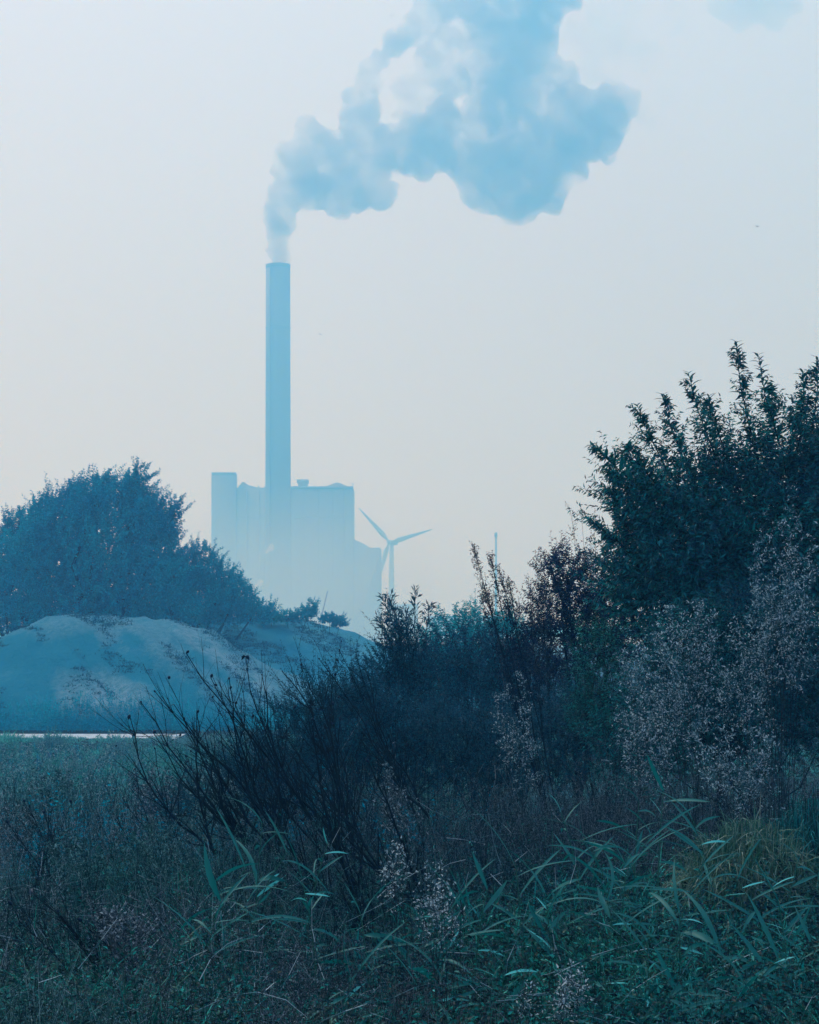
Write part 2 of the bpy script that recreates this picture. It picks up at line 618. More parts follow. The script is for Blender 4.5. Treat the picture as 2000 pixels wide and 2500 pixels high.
MM1 = mound_mat('mound_sand', (0.05, 0.25, 0.38), (0.24, 0.42, 0.56), (0.003, 0.22, 0.37), 0.38)
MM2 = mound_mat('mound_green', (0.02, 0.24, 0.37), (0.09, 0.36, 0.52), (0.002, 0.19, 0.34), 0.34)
def cover(o, bands, d):
    """grass cover on a slope: bands of (x0, z0, x1, z1, width, strength)"""
    me = o.data
    n = len(me.vertices)
    co = np.empty(n * 3, np.float32)
    me.vertices.foreach_get('co', co)
    co = co.reshape(-1, 3)
    px = 1000 + co[:, 0] * F / co[:, 1]
    py = HOR - (co[:, 2] - EYE) * F / co[:, 1]
    c = np.zeros(n)
    for (x0, y0, x1, y1, w, s_) in bands:
        A = np.array([x0, y0]); B = np.array([x1, y1]) - A
        q = np.stack([px, py], 1) - A
        t = np.clip((q @ B) / (B @ B), 0, 1)
        dd = np.linalg.norm(q - t[:, None] * B, axis=1)
        c += 1.0 * s_ * np.exp(-(dd / w) ** 2)
    at_ = me.attributes.new('cover', 'FLOAT', 'POINT')
    at_.data.foreach_set('value', np.clip(c, -1, 1).astype(np.float32))


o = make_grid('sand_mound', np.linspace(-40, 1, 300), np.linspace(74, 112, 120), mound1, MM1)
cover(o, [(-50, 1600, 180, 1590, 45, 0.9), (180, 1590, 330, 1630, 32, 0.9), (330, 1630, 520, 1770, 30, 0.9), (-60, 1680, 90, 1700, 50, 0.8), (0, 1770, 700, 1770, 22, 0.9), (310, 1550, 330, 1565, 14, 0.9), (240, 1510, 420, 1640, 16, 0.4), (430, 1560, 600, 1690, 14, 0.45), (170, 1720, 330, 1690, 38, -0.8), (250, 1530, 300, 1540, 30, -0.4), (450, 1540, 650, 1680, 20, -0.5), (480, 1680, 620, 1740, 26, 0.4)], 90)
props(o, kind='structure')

D2 = 112.0
CX2, CZ2 = crest([200, 400, 500, 560, 640, 700, 760, 820, 880, 930, 970, 1040, 1140, 1240],
                 [1560, 1530, 1508, 1503, 1500, 1506, 1520, 1530, 1552, 1575, 1592, 1640, 1690, 1712], D2)


def mound2(X, Y):
    H = np.interp(X, CX2, CZ2, left=0, right=0)
    prof = np.where(Y < D2, np.clip((Y - 92) / (D2 - 92), 0, 1) ** 0.85, np.clip(1 - (Y - D2) / 22.0, 0, 1))
    n1 = fbm(X, Y, 0.2, 5.7)
    rill = fbm(X * 1.4 - Y * 0.6, Y * 0.2, 0.5, 2.4, 3)
    amp = np.clip(prof * 6, 0, 1) * np.clip(H / 1.5, 0, 1)
    return H * prof + amp * (0.3 * n1 + 0.4 * rill + 0.10 * fbm(X, Y, 1.1, 3.7, 3)) * np.clip(1.1 - prof * 0.8, 0.2, 1) - 0.05


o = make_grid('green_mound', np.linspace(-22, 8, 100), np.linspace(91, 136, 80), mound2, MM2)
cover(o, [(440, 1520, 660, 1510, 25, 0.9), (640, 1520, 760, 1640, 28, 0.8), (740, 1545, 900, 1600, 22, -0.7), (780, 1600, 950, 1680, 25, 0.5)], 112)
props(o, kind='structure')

# ------------------------------------------------------------------ the power station, far off
S8 = 800.0 / F


def w8(px, d=800.0):
    return (px - 1000.0) / F * d


def z8(py, d=800.0):
    return EYE + (HOR - py) / F * d


plant = empty('power_station', (w8(690), 800, 0), 'huge blue-grey power station block with stepped roof, fading into the haze at its foot', 'power station')
g = Geo(); box(g, w8(516), w8(576), 800.3, 807, 0, z8(1155)); g.build('stair_tower', M['concrete'], plant)
g = Geo(); box(g, w8(517), w8(576), 800.0, 800.6, z8(1158), z8(1153)); g.build('parapet', M['concrete'], plant)
g = Geo(); box(g, w8(577), w8(862), 801, 824, 0, z8(1190)); g.build('boiler_house', M['concrete'], plant)
g = Geo(); box(g, w8(645), w8(863), 800.4, 801.0, z8(1192), z8(1187)); g.build('parapet', M['concrete'], plant)
g = Geo(); prism(g, [(w8(581), z8(1190.2)), (w8(628), z8(1190.2)), (w8(621), z8(1187)), (w8(607), z8(1184)), (w8(595), z8(1176)), (w8(591), z8(1176)), (w8(581), z8(1187))], 802, 812)
g.build('roof_ridge', M['concrete'], plant)
g = Geo(); prism(g, [(w8(795), z8(1190.2)), (w8(850), z8(1190.2)), (w8(848), z8(1186)), (w8(826), z8(1177)), (w8(820), z8(1177)), (w8(799), z8(1185))], 802, 812)
g.build('roof_ridge', M['concrete'], plant)
g = Geo()
prism(g, [(w8(723), z8(1190.3)), (w8(745), z8(1190.3)), (w8(745), z8(1174)), (w8(748), z8(1171)), (w8(748), z8(1163.5)), (w8(719.5), z8(1163.5)), (w8(719.5), z8(1171)), (w8(723), z8(1174))], 815, 822)
g.build('flue', M['concrete'], plant)
g = Geo()
sticks(g, [[w8(858), 820, z8(1190)]], [[w8(858), 820, z8(1172)]], 0.12, 0.12, 6)
box(g, w8(855), w8(861), 819.8, 820.2, z8(1174), z8(1171.5))
g.build('roof_mast', M['concrete'], plant)
for px in (628, 716, 788):
    g = Geo(); box(g, w8(px), w8(px + 3), 803, 806, z8(1190), z8(1184.5))
    g.build('roof_vent', M['concrete'], plant)
g = Geo()
prism(g, [(w8(862), 0), (w8(930), 0), (w8(930), z8(1345)), (w8(930), z8(1340)), (w8(904), z8(1337)), (w8(890), z8(1328)), (w8(862.2), z8(1315))], 803, 824)
g.build('turbine_hall', M['concrete'], plant)
g = Geo(); box(g, w8(908), w8(929), 804, 808, z8(1338.5), z8(1336)); g.build('roof_vent', M['concrete'], plant)
# shallow vertical cladding joints and bands on the front faces
for px in (600, 632, 710, 742, 778, 812, 840):
    g = Geo(); box(g, w8(px), w8(px) + 0.5, 800.7, 801.0, 2, z8(1196)); g.build('cladding_rib', M['concrete'], plant)
for py in (1262, 1330, 1400):
    g = Geo(); box(g, w8(577.5), w8(861.5), 800.8, 801.02, z8(py + 1.4), z8(py)); g.build('cladding_band', M['concrete'], plant)

ch = empty('chimney', (w8(679), 786, 0), 'very tall slightly tapering concrete chimney trailing a plume of smoke', 'chimney')
g = Geo()
lathe(g, [(5.3, 0), (5.2, z8(1190, 783)), (5.05, z8(900, 783)), (4.98, z8(652, 783))], w8(679, 786), 786, 40)
g.build('shaft', M['chimney'], ch, smooth=False)
g = Geo()
lathe(g, [(4.98, z8(652, 783)), (5.06, z8(651.5, 783)), (5.06, z8(643, 783)), (4.8, z8(642.6, 783))], w8(679, 786), 786, 40)
g.build('rim', M['chimney'], ch)
for py in (800, 980):
    g = Geo(); lathe(g, [(5.0, z8(py, 783)), (5.2, z8(py - 0.5, 783)), (5.2, z8(py - 3, 783)), (5.0, z8(py - 3.5, 783))], w8(679, 786), 786, 40); g.build('platform_ring', M['chimney'], ch)
g = Geo(); box(g, w8(660, 781) - 0.25, w8(660, 781) + 0.25, 781.2, 781.9, 20, z8(650, 781))
g.build('ladder_cage', M['chimney'], ch)
g = Geo(); sticks(g, [[w8(679, 786) + 4.7, 786, z8(645, 783)]], [[w8(679, 786) + 4.7, 786, z8(638, 783)]], 0.12, 0.05, 6)
g.build('lightning_rod', M['chimney'], ch)
CHX, CHY = w8(679, 786), 786.0

# low buildings on the far shore
for (x0, x1, y0, d, lab, nm) in ((962, 1021, 1475, 870, 'low flat-roofed shed beside the wind turbine, barely visible in the haze', 'flat_roofed_shed'),
                                 (1045, 1215, 1503, 880, 'long low warehouse behind the bushes right of the turbine, barely visible in the haze', 'long_warehouse')):
    e = empty(nm, (w8((x0 + x1) / 2, d), d, 0), lab, 'building')
    g = Geo(); box(g, w8(x0, d), w8(x1, d), d, d + 40, 0, z8(y0, d) - 0.4); g.build('wall', M['concrete'], e)
    g = Geo(); box(g, w8(x0, d) - 0.3, w8(x1, d) + 0.3, d - 0.3, d + 40.3, z8(y0, d) - 0.4, z8(y0, d)); g.build('roof', M['concrete'], e)

# ------------------------------------------------------------------ wind turbine
DT = 900.0
tx0, tz0 = w8(955, DT), z8(1324, DT)
tb = empty('wind_turbine', (tx0, DT, 0), 'three-bladed wind turbine standing behind the right end of the power station', 'wind turbine')
g = Geo()
lathe(g, [(1.55, 0), (1.35, tz0 * 0.5), (1.0, tz0 - 1.0)], tx0 + 0.2, DT, 24)
g.build('tower', M['turbine'], tb, smooth=False)
g = Geo()
prism(g, [(tx0 - 0.8, tz0 - 1.1), (tx0 + 2.9, tz0 - 1.3), (tx0 + 3.5, tz0 + 0.2), (tx0 + 2.9, tz0 + 1.1), (tx0 - 0.8, tz0 + 1.0)], DT - 1.0, DT + 1.2)
g.build('nacelle', M['turbine'], tb)
g = Geo()
hub = np.array([tx0 - 0.9, DT - 2.0, tz0])
v = []
f = []
for i, (r, q) in enumerate([(1.15, 1.0), (1.2, 0.2), (1.0, -0.6), (0.5, -1.2)]):
    for k in range(16):
        a = 2 * math.pi * k / 16
        v.append((hub[0] + r * math.cos(a), hub[1] + q, hub[2] + r * math.sin(a)))
for i in range(3):
    for k in range(16):
        j = (k + 1) % 16
        f += [(i * 16 + k, i * 16 + j, i * 16 + 16 + j), (i * 16 + k, i * 16 + 16 + j, i * 16 + 16 + k)]
v += [(hub[0], hub[1] + 1.0, hub[2]), (hub[0], hub[1] - 1.4, hub[2])]
for k in range(16):
    j = (k + 1) % 16
    f += [(64, j, k), (65, 48 + k, 48 + j)]
g.add(np.array([v]), f)
g.build('hub', M['turbine'], tb)
for (bx, by) in ((876, 1241), (1057, 1292), (922, 1430)):
    tip = np.array([w8(bx, DT), DT - 2.2, z8(by, DT)])
    ax = nrm(tip - hub)
    side = nrm(np.cross(ax, np.array([0, 1.0, 0])))
    L = np.linalg.norm(tip - hub)
    V = []
    secs = [(0.03, 0.55, 0.55), (0.1, 0.6, 0.5), (0.2, 1.25, 0.42), (0.35, 1.1, 0.33), (0.6, 0.75, 0.22), (0.85, 0.42, 0.13), (0.98, 0.18, 0.06), (1.0, 0.03, 0.02)]
    for t, wd, th in secs:
        c = hub + ax * L * t
        for a in range(8):
            an = 2 * math.pi * a / 8
            V.append(c + side * wd * (math.cos(an) - 0.25) * 0.95 + np.array([0, 1.0, 0]) * th * math.sin(an))
    fs = []
    for i in range(len(secs) - 1):
        for a in range(8):
            b = (a + 1) % 8
            fs += [(i * 8 + a, i * 8 + b, i * 8 + 8 + b), (i * 8 + a, i * 8 + 8 + b, i * 8 + 8 + a)]
    g = Geo(); g.add(np.array([V]), fs)
    g.build('blade', M['turbine'], tb, smooth=True)

# thin tower far off
DM = 780.0
e = empty('thin_tower', (w8(1211, DM), DM, 0), 'very thin pale blue tower with a thicker top, above the bushes', 'tower')
g = Geo(); lathe(g, [(0.5, 0), (0.45, z8(1311, DM))], w8(1211, DM), DM, 12); g.build('shaft', M['turbine'], e)
g = Geo(); lathe(g, [(0.45, z8(1311, DM)), (0.62, z8(1310.5, DM)), (0.62, z8(1301, DM)), (0.4, z8(1299.5, DM))], w8(1211, DM), DM, 12); g.build('head', M['turbine'], e)

e = empty('leaning_pole', at(787, 1504, 240) * [1, 1, 0], 'thin leaning pole rising in front of the power station foot', 'pole')
b0 = at(785, 1506, 240); b1 = at(800, 1443, 240)
g = Geo(); foot = b0 + (b0 - b1) * (b0[2] / (b1[2] - b0[2])); sticks(g, [foot], [b1], 0.12, 0.05, 8); g.build('pole_shaft', M['turbine'], e)

# ------------------------------------------------------------------ smoke and steam
def volume_blob(name, spheres, voxel, mat, disp, seed, sub=2):
    """spheres: (x, y, z, r, ry) merged into one closed surface, roughened with noise"""
    import bmesh
    bm = bmesh.new()
    bmesh.ops.create_icosphere(bm, subdivisions=sub, radius=1)
    bv = np.array([v.co[:] for v in bm.verts])
    bf = np.array([[v.index for v in f.verts] for f in bm.faces])
    bm.free()
    g = Geo()
    sp = np.array(spheres)
    V = sp[:, None, :3] + bv[None] * np.stack([sp[:, 3], sp[:, 4], sp[:, 3]], -1)[:, None]
    g.add(V, bf)
    ob = g.build(name, mat)
    md = ob.modifiers.new('remesh', 'REMESH')
    md.mode = 'VOXEL'
    md.voxel_size = voxel
    dg = bpy.context.evaluated_depsgraph_get()
    me = bpy.data.meshes.new_from_object(ob.evaluated_get(dg))
    ob.modifiers.clear()
    old = ob.data
    ob.data = me
    bpy.data.meshes.remove(old)
    n = len(me.vertices)
    co = np.empty(n * 3, np.float32); me.vertices.foreach_get('co', co); co = co.reshape(-1, 3)
    no = np.empty(n * 3, np.float32); me.vertices.foreach_get('normal', no); no = no.reshape(-1, 3)
    acc = np.zeros(n)
    for (sc, amp) in disp:
        for i in range(n):
            c = co[i]
            # billows: rounded bumps with sharp creases between them
            acc[i] += amp * (1.0 - 2.2 * abs(noise.noise(Vector((c[0] / sc + seed, c[1] / sc, c[2] / sc)))) ) - amp * 0.35
    co = co + no * acc[:, None]
    me.vertices.foreach_set('co', co.astype(np.float32).ravel())
    me.update()
    md = ob.modifiers.new('remesh', 'REMESH')      # closes folds left by the roughening
    md.mode = 'VOXEL'
    md.voxel_size = voxel
    dg = bpy.context.evaluated_depsgraph_get()
    me2 = bpy.data.meshes.new_from_object(ob.evaluated_get(dg))
    ob.modifiers.clear()
    ob.data = me2
    bpy.data.meshes.remove(me)
    me = me2
    me.materials.clear()
    me.materials.append(mat)
    return ob


def crop3(cx, cy_):
    return 600 + cx * 0.6377, cy_ * 0.6377


PL = [  # x, y, radius in a 0.638-scale crop of the photograph, depth factor
    (130, 1000, 33, 1), (130, 965, 37, 1), (128, 930, 40, 1), (128, 895, 46, 1), (130, 850, 52, 1), (120, 800, 46, 1), (150, 760, 62, 1),
    (170, 700, 62, 1), (165, 640, 62, 1), (160, 600, 50, 1), (235, 700, 90, 1.1), (250, 620, 90, 1), (250, 520, 48, 0.8), (235, 485, 34, 0.7),
    (300, 570, 60, 1), (330, 720, 95, 1), (400, 680, 95, 1), (400, 600, 70, 0.9), (440, 730, 78, 1), (505, 740, 66, 1), (470, 650, 85, 0.8),
    (440, 560, 70, 0.9), (420, 500, 55, 0.8), (410, 450, 45, 0.7), (405, 370, 34, 0.7), (460, 420, 55, 0.7), (470, 330, 48, 0.6), (480, 270, 40, 0.5),
    (520, 220, 36, 0.7), (570, 175, 48, 0.9), (620, 125, 46, 1), (655, 70, 46, 1), (690, 10, 46, 1), (720, -50, 60, 1), (560, 60, 28, 0.4),
    (540, 560, 80, 1), (610, 570, 90, 1.1), (700, 530, 95, 1.2), (750, 460, 80, 1.1), (760, 560, 85, 1.1), (680, 620, 60, 1), (820, 610, 60, 1),
    (860, 640, 80, 1), (830, 560, 70, 0.8), (930, 640, 90, 1), (910, 720, 85, 1), (990, 730, 95, 1.2), (1050, 760, 85, 1.2), (1130, 690, 110, 1.2),
    (1060, 640, 100, 1), (1160, 600, 100, 1), (1230, 560, 100, 1.1), (1300, 510, 105, 1.2), (1380, 440, 95, 1.2), (1420, 390, 72, 1.2), (1350, 540, 70, 1.2),
    (1250, 640, 60, 1.1), (1180, 715, 62, 1.1), (1040, 810, 45, 1.0), (1062, 835, 24, 1.0),
    (900, 440, 90, 0.55), (980, 470, 90, 0.8), (950, 330, 110, 0.8), (1040, 380, 100, 0.8), (960, 220, 110, 0.7), (1050, 240, 110, 0.8),
    (1000, 110, 110, 0.7), (1090, 120, 100, 0.9), (1120, 40, 90, 1.1), (1170, -30, 100, 1.2), (1160, 10, 60, 1.0), (900, 60, 90, 0.5), (880, -40, 100, 0.6), (1020, -60, 120, 0.8),
    (1130, 480, 100, 0.8), (1200, 400, 90, 0.6), (1270, 420, 80, 1.0), (1140, 350, 80, 0.6), (1200, 300, 70, 0.5),
    (640, 440, 60, 0.35), (620, 350, 60, 0.3), (700, 330, 70, 0.3), (780, 320, 80, 0.3), (790, 220, 80, 0.26), (710, 230, 60, 0.3), (770, 120, 80, 0.3), (760, 30, 80, 0.35), (850, 260, 70, 0.5), (850, 150, 70, 0.4),
]
THIN = [(1290, 330, 80, 0.5), (1350, 250, 95, 0.5), (1400, 170, 90, 0.5), (1290, 170, 80, 0.4), (1330, 80, 100, 0.5), (1440, 90, 80, 0.4), (1500, 200, 80, 0.35),
        (1450, -20, 100, 0.5), (1300, -40, 100, 0.5), (1580, 250, 60, 0.3), (1600, 360, 60, 0.25), (1540, 440, 55, 0.25), (1640, 60, 80, 0.2), (1230, 250, 70, 0.4)]
prng = random.Random(5)


def plume_spheres(src, extra):
    out = []
    for (a, b, r, k) in src:
        px, py = crop3(a, b)
        d = CHY + (py < 600) * 0
        R = r * 0.6377 / F * 790
        x, z = w8(px, d), z8(py, d)
        out.append((x, d, z, R, R * k * 0.95 + 0.6))
        for q in range(extra if r > 44 else 3):
            an = prng.uniform(0, 2 * math.pi)
            e2 = prng.uniform(-0.7, 0.7)
            rr = R * prng.uniform(0.12, 0.42)
            out.append((x + math.cos(an) * R * 0.86 * math.cos(e2), d + math.sin(e2) * R * k * 0.8, z + math.sin(an) * R * 0.86 * math.cos(e2), rr, rr * max(0.5, k)))
    return out


def billow_mat(name, density, color, aniso, scale, lo, hi, floor=0.15):
    m = volume_mat(name, density, color, aniso, absorb=(0, 0, 0, 1))
    n, l = m.node_tree.nodes, m.node_tree.links
    v = [q for q in n if q.type == 'PRINCIPLED_VOLUME'][0]
    geo = n.new('ShaderNodeNewGeometry')
    t = n.new('ShaderNodeTexNoise')
    t.inputs['Scale'].default_value = scale
    t.inputs['Detail'].default_value = 4
    t.inputs['Roughness'].default_value = 0.6
    t.inputs['Distortion'].default_value = 0.6
    l.new(geo.outputs['Position'], t.inputs['Vector'])
    mr = n.new('ShaderNodeMapRange')
    mr.inputs['From Min'].default_value = lo
    mr.inputs['From Max'].default_value = hi
    mr.inputs['To Min'].default_value = density * floor
    mr.inputs['To Max'].default_value = density
    l.new(t.outputs[0], mr.inputs['Value'])
    l.new(mr.outputs[0], v.inputs['Density'])
    return m


SMOKE = billow_mat('smoke_volume', 0.25, (0.76, 0.69, 0.66, 1), 0.3, 0.085, 0.39, 0.62, 0.18)
THINM = billow_mat('thin_smoke_volume', 0.06, (0.82, 0.84, 0.86, 1), 0.3, 0.06, 0.40, 0.66, 0.0)
MIST = volume_mat('mist_volume', 0.006, (0.97, 0.99, 1.0, 1), 0.4)
o = volume_blob('smoke_plume', plume_spheres(PL, 11), 0.7, SMOKE, [(11.0, 2.0), (4.5, 1.4), (2.0, 0.8), (1.1, 0.4)], 3.3)
props(o, 'pale blue smoke plume rising from the chimney and drifting to the upper right', 'smoke')
SMOKE.cycles.volume_step_rate = 0.25
THINM.cycles.volume_step_rate = 0.35
o = volume_blob('thin_smoke', plume_spheres(THIN, 4), 1.6, THINM, [(11.0, 2.2), (5.0, 1.2)], 9.3)
props(o, 'faint ragged smoke thinning out along the right edge of the plume', 'smoke')
sp = []
for (px, py, R) in ((1770, 5, 8), (1810, 25, 9), (1850, 10, 10), (1890, 30, 8), (1830, -20, 10), (1920, 0, 8), (1870, -30, 12), (1790, -15, 8)):
    sp.append((w8(px, 800), 800, z8(py, 800), R, R * 0.6))
o = volume_blob('drifting_smoke', sp, 1.4, volume_mat('torn_smoke_volume', 0.06, (0.74, 0.76, 0.78, 1), 0.3, absorb=(0, 0, 0, 1)), [(10.0, 2.0), (4.0, 1.0)], 1.7)
props(o, 'torn-off scrap of blue smoke high at the right, away from the plume', 'smoke')

# low mist in front of the foot of the power station: one flattened dome
g = Geo()
NR, NA = 16, 48
V = []
for sgn in (-1, 1):
    for i in range(NR + 1):
        r = i / NR
        for k in range(NA):
            a = math.pi * 2 * k / NA
            V.append((w8(700, 670) + 78 * r * math.cos(a), 670 + sgn * 90 * (1 - r * r) ** 2, 2 + 56 * r * math.sin(a)))
Fc = []
for q in (0, 1):
    o_ = q * (NR + 1) * NA
    for i in range(NR):
        for k in range(NA):
            j = (k + 1) % NA
            A, B, C_, D_ = o_ + i * NA + k, o_ + i * NA + j, o_ + (i + 1) * NA + j, o_ + (i + 1) * NA + k
            Fc += [(A, B, C_), (A, C_, D_)] if q else [(A, C_, B), (A, D_, C_)]
g.add(np.array([V]), Fc)
o = g.build('low_mist', MIST, smooth=True)
props(o, 'pale mist lying over the water in front of the power station', 'mist', kind='stuff')
PUFF = volume_mat('steam_volume', 0.5, (1, 1, 1, 1), 0.0)
for (px, py, L, lab) in ((653, 1346, 1.0, 'small white steam puff against the station wall right under the chimney'),
                         (626, 1432, 1.0, 'small white steam puff low at the left of the station foot')):
    sp = [(w8(px + q * 3.2, 778), 778, z8(py - q * 3.4, 778), 0.75 + 0.25 * q, 1.2) for q in range(-1, 4)]
    o = volume_blob('steam_puff', sp, 0.35, PUFF, [(1.6, 0.3)], 4.4)
    props(o, lab, 'steam')

# ------------------------------------------------------------------ plants: generators
def along(S, D, L, C, t):
    return S[:, None] + D[:, None] * (L[:, None, None] * t[..., None]) + C[:, None] * (L[:, None, None] * (t ** 2)[..., None])


def leafy(gl, gs, S, D, L, C, k, ll, lw, rng, ang=0.9, droop=0.2, rs=0.004, t0=0.05, taper=0.5, segs=3):
    """shoots S+D*L*t (+curve C) carrying k leaves each; gl leaves, gs stems"""
    n = len(S)
    t = t0 + (1 - t0) * (np.arange(k)[None] + rng.random((n, k))) / k
    P = along(S, D, L, C, t).reshape(-1, 3)
    T = nrm(D[:, None] + 2 * C[:, None] * t[..., None]).reshape(-1, 3)
    rad = rdir(rng, n * k)
    rad = nrm(rad - T * (rad * T).sum(1, keepdims=True))
    a = ang * (0.7 + 0.6 * rng.random((n * k, 1)))
    LD = nrm(T * np.cos(a) + rad * np.sin(a) + np.array([0, 0, -droop]))
    sc = (1 - taper * t.reshape(-1)) * (0.7 + 0.6 * rng.random(n * k))
    leaves(gl, P, LD, ll * sc, lw * sc, rng)
    if gs is not None:
        tt = np.broadcast_to(np.linspace(0, 1, segs + 1)[None], (n, segs + 1))
        Q = along(S, D, L, C, tt)
        for s in range(segs):
            sticks(gs, Q[:, s], Q[:, s + 1], rs * (1 - s / (segs + 0.5)), rs * (1 - (s + 1) / (segs + 0.5)), 3)


def blob_pts(blobs, d, n, rng, inner=0.35, kd=1.0):
    b = np.array(blobs, float)
    a = b[:, 2] * b[:, 3]
    idx = rng.choice(len(b), n, p=a / a.sum())
    u = rdir(rng, n)
    r = (inner + (1 - inner) * rng.random(n) ** 0.6)[:, None]
    c = np.stack([(b[idx, 0] - 1000) / F * d, np.full(n, d), EYE + (HOR - b[idx, 1]) / F * d], 1)
    s = np.stack([b[idx, 2], b[idx, 2] * kd, b[idx, 3]], 1) / F * d
    return c + u * r * s, u


def limbs(g, base, centres, starts, rng, r0, r1, thin=0.006, share=0.35):
    """trunk forks into limbs towards the crown's lumps, and twigs on to the shoots"""
    base = np.asarray(base, float)
    C = np.asarray(centres, float)
    fork = base + (C.mean(0) - base) * 0.25
    path_sticks(g, [base, base + (fork - base) * 0.5 + rng.normal(size=3) * r0, fork], r0, r0 * 0.8, 7)
    for c in C:
        m = fork + (c - fork) * 0.5 + rng.normal(size=3) * np.linalg.norm(c - fork) * 0.07
        path_sticks(g, [fork, m, c], r0 * 0.6, r1, 5)
    k = int(len(starts) * share)
    if k:
        sel = starts[rng.choice(len(starts), k, replace=False)]
        dist = np.linalg.norm(sel[:, None] - C[None], axis=2).argmin(1)
        sticks(g, C[dist], sel, thin, thin * 0.4, 3)


def make_bush(name, label, cat, blobs, d, base_px, mat, n, L, k, ll, lw, seed, up=0.8, lean=(0, 0, 0), ang=0.9, droop=0.2,
              kd=0.8, inner=0.35, r0=0.03, curve=0.15, rs=0.004, group=None, kind_parts=('trunk', 'crown'), stem_mat=None, out=0.6):
    rng = R_(seed)
    S, u = blob_pts(blobs, d, n, rng, inner, kd)
    bx_ = (base_px - 1000) / F * d
    bz = float(ground_z(bx_, d)) if d < 60 else 0.0
    if d > 80:
        bz = 0.5
    base = np.array([bx_, d, bz])
    S[:, 2] = np.maximum(S[:, 2], bz + 0.05)
    D = nrm(u * out + np.array([0, 0, up]) + np.array(lean) + rng.normal(size=(n, 3)) * 0.25)
    Ls = L * (0.6 + 0.8 * rng.random(n))
    C = rng.normal(size=(n, 3)) * curve
    C[:, 2] -= curve * 0.3
    e = empty(name, base, label, cat, group)
    gl, gs = Geo(), Geo()
    leafy(gl, gs, S, D, Ls, C, k, ll, lw, rng, ang, droop, rs)
    cen = [at(b[0], b[1], d) for b in blobs]
    limbs(gs, base, cen, S, rng, r0, r0 * 0.3, thin=rs * 1.5)
    gs.build(kind_parts[0], stem_mat or M['bark'], e)
    cr = gl.build(kind_parts[1], mat, e)
    cr['kind'] = 'stuff'
    return e


# trees on and behind the mound
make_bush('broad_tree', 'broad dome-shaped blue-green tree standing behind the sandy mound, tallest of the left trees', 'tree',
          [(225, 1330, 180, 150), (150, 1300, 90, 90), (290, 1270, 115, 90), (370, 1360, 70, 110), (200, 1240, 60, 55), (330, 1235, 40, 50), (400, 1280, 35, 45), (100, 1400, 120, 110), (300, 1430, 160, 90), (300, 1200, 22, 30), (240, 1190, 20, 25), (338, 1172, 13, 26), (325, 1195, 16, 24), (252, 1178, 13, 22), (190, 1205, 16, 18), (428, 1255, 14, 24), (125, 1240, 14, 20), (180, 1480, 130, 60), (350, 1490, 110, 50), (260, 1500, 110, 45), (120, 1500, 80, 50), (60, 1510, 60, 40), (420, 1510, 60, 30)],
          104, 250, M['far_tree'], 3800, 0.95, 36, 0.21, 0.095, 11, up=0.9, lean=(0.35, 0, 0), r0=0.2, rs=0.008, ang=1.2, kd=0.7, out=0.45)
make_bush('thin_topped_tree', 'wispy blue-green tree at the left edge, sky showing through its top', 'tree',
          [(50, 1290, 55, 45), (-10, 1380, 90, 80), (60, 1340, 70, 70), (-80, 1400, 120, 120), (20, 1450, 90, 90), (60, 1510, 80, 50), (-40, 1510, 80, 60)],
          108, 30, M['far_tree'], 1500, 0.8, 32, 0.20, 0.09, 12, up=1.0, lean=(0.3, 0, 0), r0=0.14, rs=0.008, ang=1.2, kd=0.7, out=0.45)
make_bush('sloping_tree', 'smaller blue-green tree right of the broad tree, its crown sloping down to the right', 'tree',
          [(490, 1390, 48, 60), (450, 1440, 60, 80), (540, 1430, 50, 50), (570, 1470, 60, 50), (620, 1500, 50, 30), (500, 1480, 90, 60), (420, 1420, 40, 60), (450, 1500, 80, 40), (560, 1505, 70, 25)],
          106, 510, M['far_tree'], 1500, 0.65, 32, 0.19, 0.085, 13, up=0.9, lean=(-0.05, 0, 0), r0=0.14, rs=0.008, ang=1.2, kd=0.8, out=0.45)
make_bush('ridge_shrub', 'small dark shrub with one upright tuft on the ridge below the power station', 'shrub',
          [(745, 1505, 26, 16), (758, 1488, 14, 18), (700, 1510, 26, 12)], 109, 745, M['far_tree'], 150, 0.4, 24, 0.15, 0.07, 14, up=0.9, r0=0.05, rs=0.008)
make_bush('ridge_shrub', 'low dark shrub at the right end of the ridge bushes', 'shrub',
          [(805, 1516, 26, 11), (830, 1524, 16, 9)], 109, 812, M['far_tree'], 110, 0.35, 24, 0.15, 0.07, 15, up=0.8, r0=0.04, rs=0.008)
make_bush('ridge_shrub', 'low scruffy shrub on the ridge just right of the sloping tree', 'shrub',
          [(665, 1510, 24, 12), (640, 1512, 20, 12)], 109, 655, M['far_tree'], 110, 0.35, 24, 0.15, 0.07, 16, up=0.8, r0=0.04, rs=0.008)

# ------------------------------------------------------------------ right-hand side: tall shrubs
make_bush('tall_willow_shrub', 'tall dark green willow-like shrub at the right, its leafy shoots standing up against the sky', 'shrub',
          [(1700, 1270, 150, 115), (1625, 1225, 65, 50), (1580, 1330, 80, 70), (1830, 1210, 95, 85), (1930, 1180, 80, 95), (2030, 1140, 70, 100), (1900, 1350, 180, 140),
           (1680, 1400, 180, 115), (1760, 1160, 50, 40), (2060, 1280, 140, 160), (1560, 1420, 65, 65), (1960, 1480, 160, 180), (1640, 1480, 130, 90), (1780, 1470, 140, 110),
           (1535, 1240, 32, 26), (1690, 1150, 30, 26), (1500, 1310, 30, 26), (1850, 1110, 30, 30), (1960, 1050, 30, 40)],
          16.0, 1760, M['willow'], 2000, 0.40, 34, 0.080, 0.023, 21, up=0.75, lean=(-0.25, 0, 0), ang=0.85, droop=0.45, kd=0.75, inner=0.1, r0=0.045, rs=0.0022, curve=0.1, out=0.9)


